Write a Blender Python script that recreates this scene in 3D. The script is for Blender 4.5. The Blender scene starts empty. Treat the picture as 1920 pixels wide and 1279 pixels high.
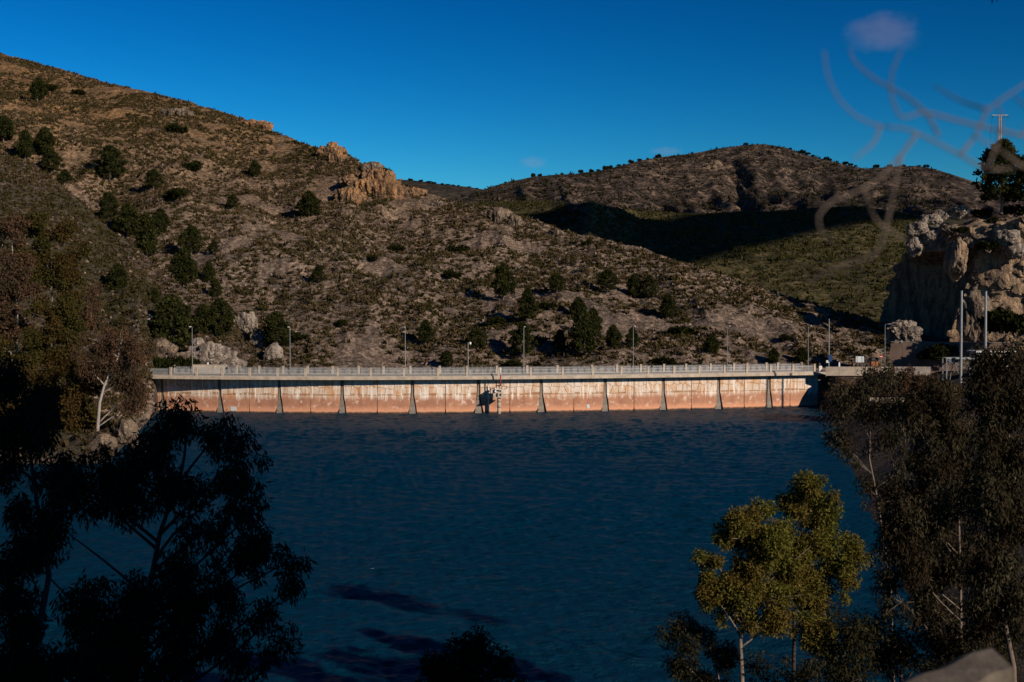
import bpy, math, random
import numpy as np
from mathutils import Vector
R = math.radians
rng = np.random.default_rng(7)
random.seed(7)
C = bpy.context.scene.collection

# ------------------------------------------------------------------ camera, light, exposure
FPX, CAMZ = 2400.0, 20.0
TH = math.atan(64.5 / FPX)
cd = bpy.data.cameras.new('camera')
cam = bpy.data.objects.new('camera', cd); C.objects.link(cam)
cam.location = (0, 0, CAMZ); cam.rotation_euler = (R(90) - TH, 0, 0)
cd.sensor_width = 36; cd.lens = 45; cd.clip_start = 0.05; cd.clip_end = 12000
cd.dof.use_dof = True; cd.dof.focus_distance = 240; cd.dof.aperture_fstop = 4.0
bpy.context.scene.camera = cam
SUN_EL, SUN_AZ = R(22), R(134)          # azimuth clockwise from +Y
SUN = np.array([math.sin(SUN_AZ) * math.cos(SUN_EL), math.cos(SUN_AZ) * math.cos(SUN_EL), math.sin(SUN_EL)])
w = bpy.data.worlds.new('World'); bpy.context.scene.world = w; w.use_nodes = True
nt = w.node_tree; nt.nodes.clear()
sky = nt.nodes.new('ShaderNodeTexSky'); sky.sky_type = 'NISHITA'; sky.sun_disc = False
sky.sun_elevation = SUN_EL; sky.sun_rotation = SUN_AZ
sky.altitude = 600; sky.air_density = 1.0; sky.dust_density = 0.0; sky.ozone_density = 4.0
hs = nt.nodes.new('ShaderNodeHueSaturation'); hs.inputs['Saturation'].default_value = 1.38
hs.inputs['Hue'].default_value = 0.478; hs.inputs['Value'].default_value = 0.335
gmn = nt.nodes.new('ShaderNodeGamma'); gmn.inputs[1].default_value = 2.0
bg = nt.nodes.new('ShaderNodeBackground'); bg.inputs['Strength'].default_value = 0.1
ow = nt.nodes.new('ShaderNodeOutputWorld')
nt.links.new(sky.outputs[0], hs.inputs['Color']); nt.links.new(hs.outputs[0], gmn.inputs[0]); nt.links.new(gmn.outputs[0], bg.inputs[0]); nt.links.new(bg.outputs[0], ow.inputs[0])
sd = bpy.data.lights.new('sun', 'SUN'); sd.energy = 4.8; sd.angle = R(0.53); sd.color = (1.0, 0.83, 0.66)
sun = bpy.data.objects.new('sun', sd); C.objects.link(sun); sun.location = tuple(SUN * 500)
sun.rotation_euler = Vector(tuple(SUN)).to_track_quat('Z', 'Y').to_euler()
vs = bpy.context.scene.view_settings
vs.view_transform = 'Standard'; vs.look = 'None'; vs.gamma = 1; vs.exposure = 0; vs.use_curve_mapping = False
bpy.context.scene.cycles.max_bounces = 5; bpy.context.scene.cycles.diffuse_bounces = 1

# ------------------------------------------------------------------ helpers
def at(px, py, D):
    "world point seen at pixel (1920 wide picture) at depth D"
    px, py, D = np.broadcast_arrays(np.asarray(px, float), np.asarray(py, float), np.asarray(D, float))
    u = (px - 960) / FPX; v = (639.5 - py) / FPX
    t = D / (v * math.sin(TH) + math.cos(TH))
    return np.stack([u * t, D, CAMZ + (v * math.cos(TH) - math.sin(TH)) * t], -1)
def scr(P):
    P = np.asarray(P, float); z = P[..., 2] - CAMZ; y = P[..., 1]
    f = y * math.cos(TH) - z * math.sin(TH); u = y * math.sin(TH) + z * math.cos(TH)
    return 960 + FPX * P[..., 0] / f, 639.5 - FPX * u / f
def _h(ix, iy, iz):
    n = (ix * 374761393 + iy * 668265263 + iz * 2147483647 + 1013904223) & 0xffffffff
    n = ((n ^ (n >> 13)) * 1274126177) & 0xffffffff
    n = (n ^ (n >> 16)) & 0xffffffff
    n = (n * 2246822519) & 0xffffffff
    return ((n ^ (n >> 15)) & 0xffffff) / 16777215.0
def vnoise(x, y, z):
    xi, yi, zi = np.floor(x), np.floor(y), np.floor(z)
    fx, fy, fz = x - xi, y - yi, z - zi
    fx, fy, fz = [f * f * f * (f * (f * 6 - 15) + 10) for f in (fx, fy, fz)]
    xi, yi, zi = xi.astype(np.int64), yi.astype(np.int64), zi.astype(np.int64)
    r = 0
    for a in (0, 1):
        for b in (0, 1):
            for c in (0, 1):
                r = r + _h(xi + a, yi + b, zi + c) * (fx if a else 1 - fx) * (fy if b else 1 - fy) * (fz if c else 1 - fz)
    return r * 2 - 1
def fbm(x, y, z=0, o=4, seed=0, ridged=False):
    x = np.asarray(x, float) + seed * 17.3; y = np.asarray(y, float) - seed * 9.1; z = np.zeros_like(x) + z
    s, a, t = 0, 1, 0
    for k in range(o):
        n = vnoise(x, y, z)
        s = s + a * ((1 - 2 * np.abs(n)) if ridged else n); t += a
        a *= .5; x, y, z = x * 2.03 + 5.1, y * 2.03 + 1.7, z * 2.03 + 3.3
    return s / t
def worley(P, seed=0):
    "F1, F2 of 3-D cell noise"
    P = np.asarray(P, float); I = np.floor(P).astype(np.int64)
    f1 = np.full(len(P), 9.); f2 = np.full(len(P), 9.)
    for a in (-1, 0, 1):
        for b in (-1, 0, 1):
            for c in (-1, 0, 1):
                J = I + (a, b, c)
                q = np.stack([_h(J[:, 0] + seed, J[:, 1], J[:, 2]), _h(J[:, 0], J[:, 1] + seed + 77, J[:, 2]), _h(J[:, 0], J[:, 1], J[:, 2] + seed + 311)], -1) + J
                d = np.linalg.norm(P - q, axis=1)
                f2 = np.where(d < f1, f1, np.minimum(f2, d)); f1 = np.minimum(f1, d)
    return f1, f2
def mesh(name, V, Fs, smooth=False):
    me = bpy.data.meshes.new(name)
    if not isinstance(Fs, list): Fs = [Fs]
    V = np.asarray(V, np.float32)
    Fs = [np.asarray(f, np.int32) for f in Fs if len(f)]
    loops = np.concatenate([f.ravel() for f in Fs]); sizes = np.concatenate([np.full(len(f), f.shape[1]) for f in Fs])
    me.vertices.add(len(V)); me.vertices.foreach_set('co', V.ravel())
    me.loops.add(len(loops)); me.loops.foreach_set('vertex_index', loops.astype(np.int32))
    st = np.concatenate([[0], np.cumsum(sizes)[:-1]]).astype(np.int32)
    me.polygons.add(len(sizes)); me.polygons.foreach_set('loop_start', st)
    me.polygons.foreach_set('use_smooth', np.full(len(sizes), bool(smooth)))
    me.update(calc_edges=True); me.validate()
    return me
def obj(name, me, mat, parent=None, loc=None):
    o = bpy.data.objects.new(name, me); C.objects.link(o)
    if mat is not None and me is not None and not me.materials: me.materials.append(mat)
    if parent is not None: o.parent = parent
    if loc is not None: o.location = loc
    return o
def tag(o, label, cat, group=None):
    o['label'] = label; o['category'] = cat
    if group: o['group'] = group
    return o
def thing(name, label, cat, loc, group=None, rz=0):
    o = bpy.data.objects.new(name, None); C.objects.link(o); o.location = tuple(loc); o.rotation_euler = (0, 0, rz)
    o.empty_display_size = .5
    return tag(o, label, cat, group)
def dup(root, loc, rz, sc, label, group=None):
    r = root.copy(); C.objects.link(r); r.location = tuple(loc); r.rotation_euler = (0, 0, rz); r.scale = sc
    r['label'] = label
    if group: r['group'] = group
    for ch in list(root.children):
        c = ch.copy(); C.objects.link(c); c.parent = r
        for g in ch.children:
            d = g.copy(); C.objects.link(d); d.parent = c
    return r
class MB:
    def __init__(s): s.V = []; s.Q = []; s.T = []; s.n = 0
    def add(s, V, Q=(), T=()):
        V = np.asarray(V, float)
        if len(Q): s.Q.append(np.asarray(Q) + s.n)
        if len(T): s.T.append(np.asarray(T) + s.n)
        s.V.append(V); s.n += len(V)
    def box(s, c, d, rz=0, rx=0, ry=0):
        v = np.array([[x, y, z] for x in (-.5, .5) for y in (-.5, .5) for z in (-.5, .5)]) * np.array(d)
        if rx: cx, sx = math.cos(rx), math.sin(rx); v = v @ np.array([[1, 0, 0], [0, cx, -sx], [0, sx, cx]]).T
        if ry: cx, sx = math.cos(ry), math.sin(ry); v = v @ np.array([[cx, 0, sx], [0, 1, 0], [-sx, 0, cx]]).T
        if rz: cx, sx = math.cos(rz), math.sin(rz); v = v @ np.array([[cx, -sx, 0], [sx, cx, 0], [0, 0, 1]]).T
        s.add(v + np.array(c), [[0, 1, 3, 2], [4, 6, 7, 5], [0, 4, 5, 1], [2, 3, 7, 6], [0, 2, 6, 4], [1, 5, 7, 3]])
    def tube(s, pts, rad, n=6, caps=True):
        P = np.asarray(pts, float); m = len(P); rad = np.broadcast_to(np.asarray(rad, float), (m,))
        T = np.gradient(P, axis=0); T /= np.linalg.norm(T, axis=1)[:, None] + 1e-9
        up = np.array([0, 0, 1.]) if abs(T[0, 2]) < .9 else np.array([1., 0, 0])
        V = []
        for i in range(m):
            a = np.cross(T[i], up); a /= np.linalg.norm(a) + 1e-9; b = np.cross(T[i], a); up = np.cross(a, T[i])
            ang = np.arange(n) * 2 * math.pi / n
            V.append(P[i] + rad[i] * (np.cos(ang)[:, None] * a + np.sin(ang)[:, None] * b))
        V = np.concatenate(V); Q = []
        for i in range(m - 1):
            for k in range(n):
                k2 = (k + 1) % n; Q.append([i * n + k, i * n + k2, (i + 1) * n + k2, (i + 1) * n + k])
        T3 = []
        if caps:
            T3 += [[0, k + 1, k] for k in range(1, n - 1)]; b0 = (m - 1) * n
            T3 += [[b0, b0 + k, b0 + k + 1] for k in range(1, n - 1)]
        s.add(V, Q, T3)
    def prism(s, poly, y0, y1):
        "poly in x,z, extruded along y"
        n = len(poly); V = [[x, y0, z] for x, z in poly] + [[x, y1, z] for x, z in poly]
        T = [[0, k, k + 1] for k in range(1, n - 1)] + [[n, n + k + 1, n + k] for k in range(1, n - 1)]
        Q = [[k, k + n, (k + 1) % n + n, (k + 1) % n] for k in range(n)]
        s.add(V, Q, T)
    def build(s, name, mat, parent=None, smooth=False):
        F = []
        if s.Q: F.append(np.concatenate(s.Q))
        if s.T: F.append(np.concatenate(s.T))
        return obj(name, mesh(name, np.concatenate(s.V), F, smooth), mat, parent)

# ------------------------------------------------------------------ materials
def newmat(name):
    m = bpy.data.materials.new(name); m.use_nodes = True; nt = m.node_tree; nt.nodes.clear()
    out = nt.nodes.new('ShaderNodeOutputMaterial'); b = nt.nodes.new('ShaderNodeBsdfPrincipled')
    nt.links.new(b.outputs[0], out.inputs[0]); b.inputs['Roughness'].default_value = .9
    b.inputs['Specular IOR Level'].default_value = .2
    return m, nt, b
def N(nt, t, **kw):
    n = nt.nodes.new(t)
    for k, v in kw.items():
        if k in n.inputs.keys() if hasattr(n.inputs, 'keys') else False: n.inputs[k].default_value = v
        else: setattr(n, k, v)
    return n
def noise(nt, vec, scale, detail=5, rough=.6):
    n = nt.nodes.new('ShaderNodeTexNoise'); n.inputs['Scale'].default_value = scale; n.inputs['Detail'].default_value = detail
    n.inputs['Roughness'].default_value = rough
    if vec is not None: nt.links.new(vec, n.inputs['Vector'])
    return n.outputs['Fac']
def ramp(nt, fac, stops):
    r = nt.nodes.new('ShaderNodeValToRGB'); e = r.color_ramp.elements
    while len(e) < len(stops): e.new(.5)
    for i, (p, c) in enumerate(stops):
        e[i].position = p; e[i].color = (*c, 1) if len(c) == 3 else c
    nt.links.new(fac, r.inputs[0]); return r.outputs[0]
def mix(nt, fac, a, b, bt='MIX'):
    m = nt.nodes.new('ShaderNodeMix'); m.data_type = 'RGBA'; m.blend_type = bt
    for s, v in ((m.inputs[0], fac), (m.inputs[6], a), (m.inputs[7], b)):
        if isinstance(v, (int, float)): s.default_value = v
        elif isinstance(v, tuple): s.default_value = (*v, 1)
        else: nt.links.new(v, s)
    return m.outputs[2]
def mapping(nt, vec, sc):
    m = nt.nodes.new('ShaderNodeMapping'); m.inputs['Scale'].default_value = sc; nt.links.new(vec, m.inputs[0]); return m.outputs[0]
def coords(nt, which='Object'):
    return nt.nodes.new('ShaderNodeTexCoord').outputs[which]
def bump(nt, b, h, strength, dist):
    n = nt.nodes.new('ShaderNodeBump'); n.inputs['Strength'].default_value = strength; n.inputs['Distance'].default_value = dist
    nt.links.new(h, n.inputs['Height']); nt.links.new(n.outputs[0], b.inputs['Normal'])
def plain(name, col, rough=.8, var=.25, scale=3., metal=0., bstr=.15):
    m, nt, b = newmat(name); v = coords(nt); f = noise(nt, v, scale, 6)
    c = ramp(nt, f, [(.3, tuple(x * (1 - var) for x in col)), (.7, tuple(min(1, x * (1 + var)) for x in col))])
    nt.links.new(c, b.inputs['Base Color']); b.inputs['Roughness'].default_value = rough; b.inputs['Metallic'].default_value = metal
    bump(nt, b, noise(nt, v, scale * 6, 4), bstr, .02)
    return m
def ground(name, dark, mid, light, s1=.12, s2=.9, s3=4., green=None, gs=.03, bstr=.8, bd=.5, pale=.62, ochre=False):
    m, nt, b = newmat(name); v = coords(nt)
    c = ramp(nt, noise(nt, v, s2, 8, .7), [(.36, dark), (.5, mid), (pale, light)])
    c2 = ramp(nt, noise(nt, v, s1, 5), [(.35, (.62, .62, .62)), (.65, (1.25, 1.2, 1.15))])
    c = mix(nt, 1, c, c2, 'MULTIPLY')
    sp = ramp(nt, noise(nt, v, s3, 3, .5), [(.35, (.5, .5, .5)), (.66, (1.5, 1.45, 1.4))])
    c = mix(nt, 1, c, sp, 'MULTIPLY')
    if ochre:
        sz = nt.nodes.new('ShaderNodeSeparateXYZ'); nt.links.new(v, sz.inputs[0]); mz = nt.nodes.new('ShaderNodeMapRange'); nt.links.new(sz.outputs[2], mz.inputs[0]); mz.inputs[1].default_value = 35; mz.inputs[2].default_value = 95
        c = mix(nt, mz.outputs[0], c, mix(nt, 1, c, (1.12, .90, .55), 'MULTIPLY'))
    if green: c = mix(nt, ramp(nt, noise(nt, v, gs, 4), [(.42, (0, 0, 0)), (.58, (1, 1, 1))]), c, green)
    nt.links.new(c, b.inputs['Base Color'])
    bump(nt, b, noise(nt, v, s2 * 1.5, 9, .75), bstr, bd)
    return m
def rockmat(name, base, accent, dark, streak=True, s=.25, bd=.6):
    m, nt, b = newmat(name); v = coords(nt)
    c = ramp(nt, noise(nt, v, s, 7, .65), [(.38, base), (.6, accent)])
    if streak:
        st = noise(nt, mapping(nt, v, (1, 1, .18)), s * 3, 7, .7)
        c = mix(nt, ramp(nt, st, [(.44, (1, 1, 1)), (.56, (0, 0, 0))]), c, dark)
    sp = ramp(nt, noise(nt, v, 3.5, 5, .6), [(.35, (.55, .55, .55)), (.65, (1.3, 1.3, 1.3))])
    c = mix(nt, 1, c, sp, 'MULTIPLY')
    nt.links.new(c, b.inputs['Base Color'])
    vo = nt.nodes.new('ShaderNodeTexVoronoi'); vo.feature = 'DISTANCE_TO_EDGE'; vo.inputs['Scale'].default_value = s * 2.5
    nt.links.new(v, vo.inputs['Vector'])
    a = nt.nodes.new('ShaderNodeMath'); a.operation = 'ADD'; nt.links.new(noise(nt, v, s * 6, 9, .75), a.inputs[0])
    cl = nt.nodes.new('ShaderNodeMath'); cl.operation = 'MINIMUM'; cl.inputs[1].default_value = .15; nt.links.new(vo.outputs[0], cl.inputs[0])
    nt.links.new(cl.outputs[0], a.inputs[1])
    bump(nt, b, a.outputs[0], .9, bd)
    return m
def leafmat(name, c1, c2, c3=None, trans=.25, scale=.35):
    m = bpy.data.materials.new(name); m.use_nodes = True; nt = m.node_tree; nt.nodes.clear()
    out = nt.nodes.new('ShaderNodeOutputMaterial')
    g = nt.nodes.new('ShaderNodeNewGeometry'); v = coords(nt)
    c = ramp(nt, g.outputs['Random Per Island'], [(0, c1), (1, c2)])
    if c3: c = mix(nt, ramp(nt, noise(nt, v, scale, 3), [(.42, (0, 0, 0)), (.6, (1, 1, 1))]), c, c3)
    d = nt.nodes.new('ShaderNodeBsdfDiffuse'); t = nt.nodes.new('ShaderNodeBsdfTranslucent'); mx = nt.nodes.new('ShaderNodeMixShader')
    mx.inputs[0].default_value = trans
    nt.links.new(c, d.inputs[0]); nt.links.new(c, t.inputs[0]); nt.links.new(d.outputs[0], mx.inputs[1]); nt.links.new(t.outputs[0], mx.inputs[2])
    nt.links.new(mx.outputs[0], out.inputs[0]); return m

M = {}
M['hill'] = ground('dry_hillside_soil', (.045, .032, .023), (.140, .112, .090), (.29, .235, .195), ochre=True)
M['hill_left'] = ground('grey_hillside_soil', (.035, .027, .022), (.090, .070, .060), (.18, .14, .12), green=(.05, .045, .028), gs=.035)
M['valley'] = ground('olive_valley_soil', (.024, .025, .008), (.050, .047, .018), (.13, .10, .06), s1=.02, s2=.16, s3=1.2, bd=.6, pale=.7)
M['mountain'] = ground('far_mountain_rock', (.020, .016, .014), (.060, .047, .039), (.17, .13, .10), s1=.006, s2=.045, s3=.18, bd=6, bstr=1)
M['ridge'] = ground('far_ridge_soil', (.02, .018, .014), (.035, .03, .022), (.05, .042, .033), s1=.005, s2=.03, s3=.12, bd=3)
M['bank'] = ground('lake_bank_soil', (.02, .016, .012), (.06, .045, .033), (.16, .12, .09), s2=1.4)
M['orange_rock'] = rockmat('orange_cliff_rock', (.46, .24, .10), (.32, .19, .10), (.09, .065, .045))
M['grey_rock'] = rockmat('pale_grey_rock', (.30, .25, .20), (.40, .34, .28), (.12, .10, .085), s=.35)
M['brown_rock'] = rockmat('brown_grey_rock', (.20, .145, .10), (.28, .22, .16), (.07, .055, .045), s=.3)
M['cliff'] = rockmat('tower_cliff_rock', (.34, .24, .16), (.46, .32, .20), (.16, .12, .09), s=.22, bd=.9)
M['scrub'] = leafmat('dry_scrub_leaves', (.020, .016, .007), (.12, .088, .046), (.040, .034, .013), .08, .06)
M['scrub_olive'] = leafmat('olive_scrub_leaves', (.020, .021, .007), (.070, .064, .022), None, .1)
M['bush_far'] = leafmat('far_scrub_leaves', (.014, .014, .008), (.040, .035, .020), None, .1)
M['stone_bits'] = plain('loose_stones', (.20, .145, .11), var=.4, scale=.5)
M['pine'] = leafmat('pine_needles', (.012, .017, .005), (.066, .064, .020), (.018, .024, .009), .15, .6)
M['pine_far'] = leafmat('far_pine_needles', (.008, .012, .004), (.018, .024, .008), None, .1)
M['bush'] = leafmat('dark_bush_leaves', (.010, .014, .004), (.026, .028, .009), None, .1)
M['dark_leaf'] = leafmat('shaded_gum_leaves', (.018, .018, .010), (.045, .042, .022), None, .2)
M['brown_leaf'] = leafmat('brown_gum_leaves', (.012, .012, .007), (.098, .090, .056), (.036, .028, .017), .2, .5)
M['olive_leaf'] = leafmat('olive_yellow_leaves', (.045, .052, .010), (.17, .17, .035), (.12, .090, .024), .3, .45)
M['bank_leaf'] = leafmat('autumn_olive_leaves', (.028, .021, .008), (.105, .066, .022), (.050, .048, .014), .25, .22)
M['rust_leaf'] = leafmat('rust_brown_leaves', (.060, .034, .020), (.14, .082, .050), (.06, .045, .026), .25, .3)
M['bark'] = plain('grey_bark', (.16, .13, .11), var=.4, scale=4)
M['pale_bark'] = plain('pale_gum_bark', (.30, .26, .225), var=.35, scale=3)
M['dark_bark'] = plain('dark_bark', (.045, .038, .032), var=.4, scale=4)
M['concrete'] = plain('weathered_concrete', (.42, .36, .29), var=.28, scale=.8)
M['grey_concrete'] = plain('grey_concrete', (.26, .235, .21), var=.35, scale=1.2)
M['dark_concrete'] = plain('dark_concrete', (.10, .085, .075), var=.3, scale=.7)
M['brown_concrete'] = plain('retaining_wall_concrete', (.15, .105, .085), var=.3, scale=.35)  # dark brown base, mottled at random
M['rail'] = plain('galvanised_rail', (.40, .42, .43), rough=.5, var=.15, metal=.2)
M['steel'] = plain('galvanised_steel', (.24, .26, .27), rough=.5, var=.15, metal=.3)
M['white'] = plain('white_paint', (.70, .70, .69), rough=.5, var=.06)
M['sign_blue'] = plain('sign_blue', (.02, .05, .14), rough=.4, var=.1)
M['sign_grey'] = plain('sign_pale_face', (.55, .60, .62), rough=.4, var=.06)
M['red'] = plain('sign_red', (.30, .04, .03), rough=.4, var=.1)
M['wood'] = plain('brown_wood', (.30, .12, .05), rough=.7, var=.3)
M['old_wood'] = plain('weathered_wood', (.10, .085, .07), var=.4, scale=6, bstr=.5)
M['roof_grey'] = plain('grey_roof', (.06, .05, .048), rough=.7, var=.2)
M['pier'] = plain('pier_concrete', (.24, .215, .185), var=.45, scale=1.0)  # plain grey concrete with random mottling
M['black'] = plain('black_rubber', (.02, .02, .022), rough=.6, var=.1)
M['skin'] = plain('skin', (.40, .24, .17), rough=.6, var=.1)
M['dark_cloth'] = plain('dark_cloth', (.03, .035, .05), rough=.9, var=.2)
M['glass'] = plain('car_glass', (.03, .035, .04), rough=.15, var=.1)
M['asphalt'] = plain('asphalt', (.05, .05, .05), var=.2)
def wallmat(name, mortar):
    m, nt, b = newmat(name); g = nt.nodes.new('ShaderNodeNewGeometry'); v = g.outputs['Position']
    sp = nt.nodes.new('ShaderNodeSeparateXYZ'); nt.links.new(v, sp.inputs[0])
    drip = noise(nt, mapping(nt, v, (1, 1, .12)), 1.6, 6, .65)
    blot = noise(nt, v, .55, 6, .6)
    up = ramp(nt, blot, [(.36, (.60, .36, .20)), (.46, (.60, .46, .34)), (.62, (.66, .58, .50))])
    if mortar: up = mix(nt, 1, up, (.58, .42, .29), 'MULTIPLY')
    up = mix(nt, ramp(nt, drip, [(.51, (0, 0, 0)), (.62, (1, 1, 1))]), up, (.80, .74, .66))
    up = mix(nt, ramp(nt, drip, [(.30, (1, 1, 1)), (.44, (0, 0, 0))]), up, (.36, .20, .12))
    lo = ramp(nt, noise(nt, mapping(nt, v, (1, 1, .5)), .7, 7, .65), [(.35, (.34, .17, .11)), (.62, (.46, .24, .15))])
    lo = mix(nt, ramp(nt, noise(nt, v, 1.1, 5, .6), [(.57, (0, 0, 0)), (.66, (.8, .8, .8))]), lo, (.68, .55, .44))
    # height mask with an uneven edge
    def band(z0, amp, soft):
        a = nt.nodes.new('ShaderNodeMath'); a.operation = 'MULTIPLY_ADD'; nt.links.new(drip, a.inputs[0]); a.inputs[1].default_value = amp
        nt.links.new(sp.outputs[2], a.inputs[2])
        s = nt.nodes.new('ShaderNodeMapRange'); nt.links.new(a.outputs[0], s.inputs[0])
        s.inputs[1].default_value = z0 - soft; s.inputs[2].default_value = z0 + soft; return s.outputs[0]
    bright = mix(nt, band(1.5, 1.0, .5), (.66, .33, .20), lo)
    c = mix(nt, band(4.2, 2.4, .45), bright, up)
    c = mix(nt, band(.55, .5, .12), (.10, .075, .05), c)
    nt.links.new(c, b.inputs['Base Color'])
    bump(nt, b, noise(nt, v, 2.5, 8, .7), .5, .06)
    return m
M['wall'] = wallmat('stained_dam_facing', False)
M['wall_mortar'] = wallmat('stained_dam_mortar', True)
# water
def watermat():
    m, nt, b = newmat('reservoir_water'); v = coords(nt)
    b.inputs['Base Color'].default_value = (.0004, .029, .060, 1); b.inputs['Roughness'].default_value = .38
    b.inputs['IOR'].default_value = 1.33; b.inputs['Specular IOR Level'].default_value = .13
    n1 = noise(nt, mapping(nt, v, (.5, 1, 1)), 1.1, 6, .68)
    n2 = noise(nt, mapping(nt, v, (.6, 1, 1)), 4.2, 5, .65)
    a = nt.nodes.new('ShaderNodeMath'); a.operation = 'MULTIPLY_ADD'; nt.links.new(n2, a.inputs[0]); a.inputs[1].default_value = .28; nt.links.new(n1, a.inputs[2])
    bp = nt.nodes.new('ShaderNodeBump'); bp.inputs['Distance'].default_value = .75
    st = nt.nodes.new('ShaderNodeMapRange'); nt.links.new(noise(nt, mapping(nt, v, (.7, 1, 1)), .018, 4), st.inputs[0])
    st.inputs[1].default_value = .35; st.inputs[2].default_value = .62; st.inputs[3].default_value = .5; st.inputs[4].default_value = 1.0
    nt.links.new(st.outputs[0], bp.inputs['Strength']); nt.links.new(a.outputs[0], bp.inputs['Height'])
    nt.links.new(bp.outputs[0], b.inputs['Normal'])
    return m
M['water'] = watermat()

# ------------------------------------------------------------------ terrain sheets
def sheet(name, mat, pxs, rows, nodes, disp, back=True, nr=220):
    """nodes: px -> list of (D, py or ('z',z)); columns fan out from the camera foot, rows run away from it"""
    keys = sorted(nodes); L = len(nodes[keys[0]])
    A = np.zeros((len(keys), L, 2))
    for i, k in enumerate(keys):
        for j, (D, q) in enumerate(nodes[k]):
            A[i, j] = (D, q[1] if isinstance(q, tuple) else at(k, q, D)[2])
    pxs = np.asarray(pxs, float)
    P = np.stack([[np.interp(pxs, keys, A[:, j, c]) for c in (0, 1)] for j in range(L)])      # L,2,npx
    t = np.concatenate([np.linspace(j, j + 1, rows[j], endpoint=False) for j in range(L - 1)] + [[L - 1]])
    j0 = np.minimum(t.astype(int), L - 2); f = (t - j0)[:, None]
    D = P[j0, 0] * (1 - f) + P[j0 + 1, 0] * f; Z = P[j0, 1] * (1 - f) + P[j0 + 1, 1] * f
    X = (pxs[None] - 960) / FPX * D
    Z = Z + disp(X, D, t[:, None] + 0 * X, pxs[None] + 0 * X)
    V = np.stack([X, D, Z], -1); nr_, nc = X.shape
    idx = np.arange(nr_ * nc).reshape(nr_, nc)
    Q = np.stack([idx[:-1, :-1], idx[:-1, 1:], idx[1:, 1:], idx[1:, :-1]], -1).reshape(-1, 4)
    o = obj(name, mesh(name, V.reshape(-1, 3), Q, True), mat); o['kind'] = 'structure'
    return dict(o=o, V=V, px=pxs)
def locate(S, px, py, rmax=None):
    j = int(np.argmin(abs(S['px'] - px))); col = S['V'][:, j]
    sy = scr(col)[1]; k = int(np.argmin(abs(sy[:rmax] - py))); return col[k].copy()
# dam line first: depth of the wall face for each picture column
_dn = np.array([[200, 249], [280, 244], [400, 242], [523, 240.3], [641, 239], [773, 238.6], [897, 239.5], [1014, 241.7], [1135, 244.2], [1244, 246.9], [1348, 249.8], [1443, 252.6], [1510, 255], [1560, 256.8]])
_pf = np.polyfit((_dn[:, 0] - 900) / 600, _dn[:, 1], 4)
def damD(px): return np.polyval(_pf, (np.asarray(px, float) - 900) / 600)
Z = lambda z: ('z', z)
# main hillside
sk = [(-900, -120, 760), (-300, 10, 700), (0, 98, 620), (75, 118, 605), (150, 140, 590), (220, 156, 575), (290, 175, 560), (350, 190, 550), (420, 210, 540), (470, 228, 530), (512, 246, 520), (560, 264, 500), (600, 276, 485),
      (650, 286, 470), (700, 316, 455), (745, 345, 440), (800, 362, 425), (860, 380, 410), (905, 386, 405), (940, 396, 400), (1000, 412, 392), (1050, 430, 385), (1120, 446, 376), (1200, 465, 366), (1290, 496, 352), (1400, 530, 342), (1500, 560, 336), (1600, 590, 330), (1660, 606, 325), (1800, 640, 320), (2600, 690, 320)]
nd = {}
for px, py, D in sk:
    Df = float(damD(np.clip(px, 200, 1560))) + 11
    zf = 6.3; zs = at(px, py, D)[2]
    nd[px] = [(Df - 6, Z(-3.)), (Df, Z(zf)), (Df + (D - Df) * .25, Z(zf + (zs - zf) * .27)), (Df + (D - Df) * .62, Z(zf + (zs - zf) * .62)), (D, Z(zs)), (D + 60, Z(zs - 12)), (D + 150, Z(zs * .3))]
def disp_main(X, D, t, px):
    env = np.clip((t - .9) * 2.5, 0, 1) * np.clip((4.05 - t) * .9 + .12, .12, 1)
    n = 7.5 * fbm(X / 60, D / 75, 0, 3, 1) + 3.6 * fbm(X / 22, D / 40, 0, 3, 2, True) + .9 * fbm(X / 7, D / 7, 0, 3, 3)
    fine = .55 * fbm(X / 2.4, D / 2.4, 0, 3, 4)
    return n * env + fine * np.clip(t - .9, 0, 1)
S_main = sheet('hillside', M['hill'], np.concatenate([np.linspace(-900, -40, 60), np.arange(-30, 1700, 2.0), np.linspace(1710, 2600, 50)]), [3, 42, 84, 112, 8, 3], nd, disp_main)
# grey hillside in front on the left, coming down behind the left end of the dam
ls = [(-900, 60, 420), (-300, 200, 370), (0, 285, 335), (60, 310, 330), (100, 335, 325), (150, 372, 318), (200, 425, 310), (260, 467, 300), (300, 502, 292), (350, 545, 284), (400, 590, 276), (440, 616, 271), (500, 652, 266), (540, 680, 261), (575, 700, 257), (620, 730, 252)]
nd = {}
for px, py, D in ls:
    s = float(np.clip((px - 235) / 50, 0, 1)); Df = 163 * (1 - s) + (float(damD(max(px, 200))) + 8.2) * s
    zs = at(px, py, D)[2]; Db = 233 * (1 - s) + (Df + 3) * s
    nd[px] = [(Df - 6, Z(-2.5)), (Df, Z(.15 * (1 - s) + 5.8 * s)), (Df + (8 * (1 - s) + .6 * s), Z(2.6 * (1 - s) + 6.6 * s)), (Db, Z(min(6.7, zs - 1))), (Db + (D - Db) * .4, Z(min(6.7, zs - 1) * .55 + zs * .45)), (D, Z(zs)), (D + 20, Z(zs - 6)), (D + 60, Z(zs - 30))]
def disp_left(X, D, t, px):
    env = np.clip((t - .8), .05, 1) * np.clip((5.05 - t) * .9 + .15, .15, 1)
    return env * (1.6 * fbm(X / 25, D / 30, 0, 3, 11) + 1.0 * fbm(X / 9, D / 12, 0, 3, 12, True) * .8 + .5 * fbm(X / 2.2, D / 2.2, 0, 3, 13))
S_left = sheet('left_hillside', M['hill_left'], np.concatenate([np.linspace(-900, -40, 50), np.arange(-30, 620, 1.9)]), [4, 16, 50, 70, 110, 8, 4], nd, disp_left)
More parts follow.
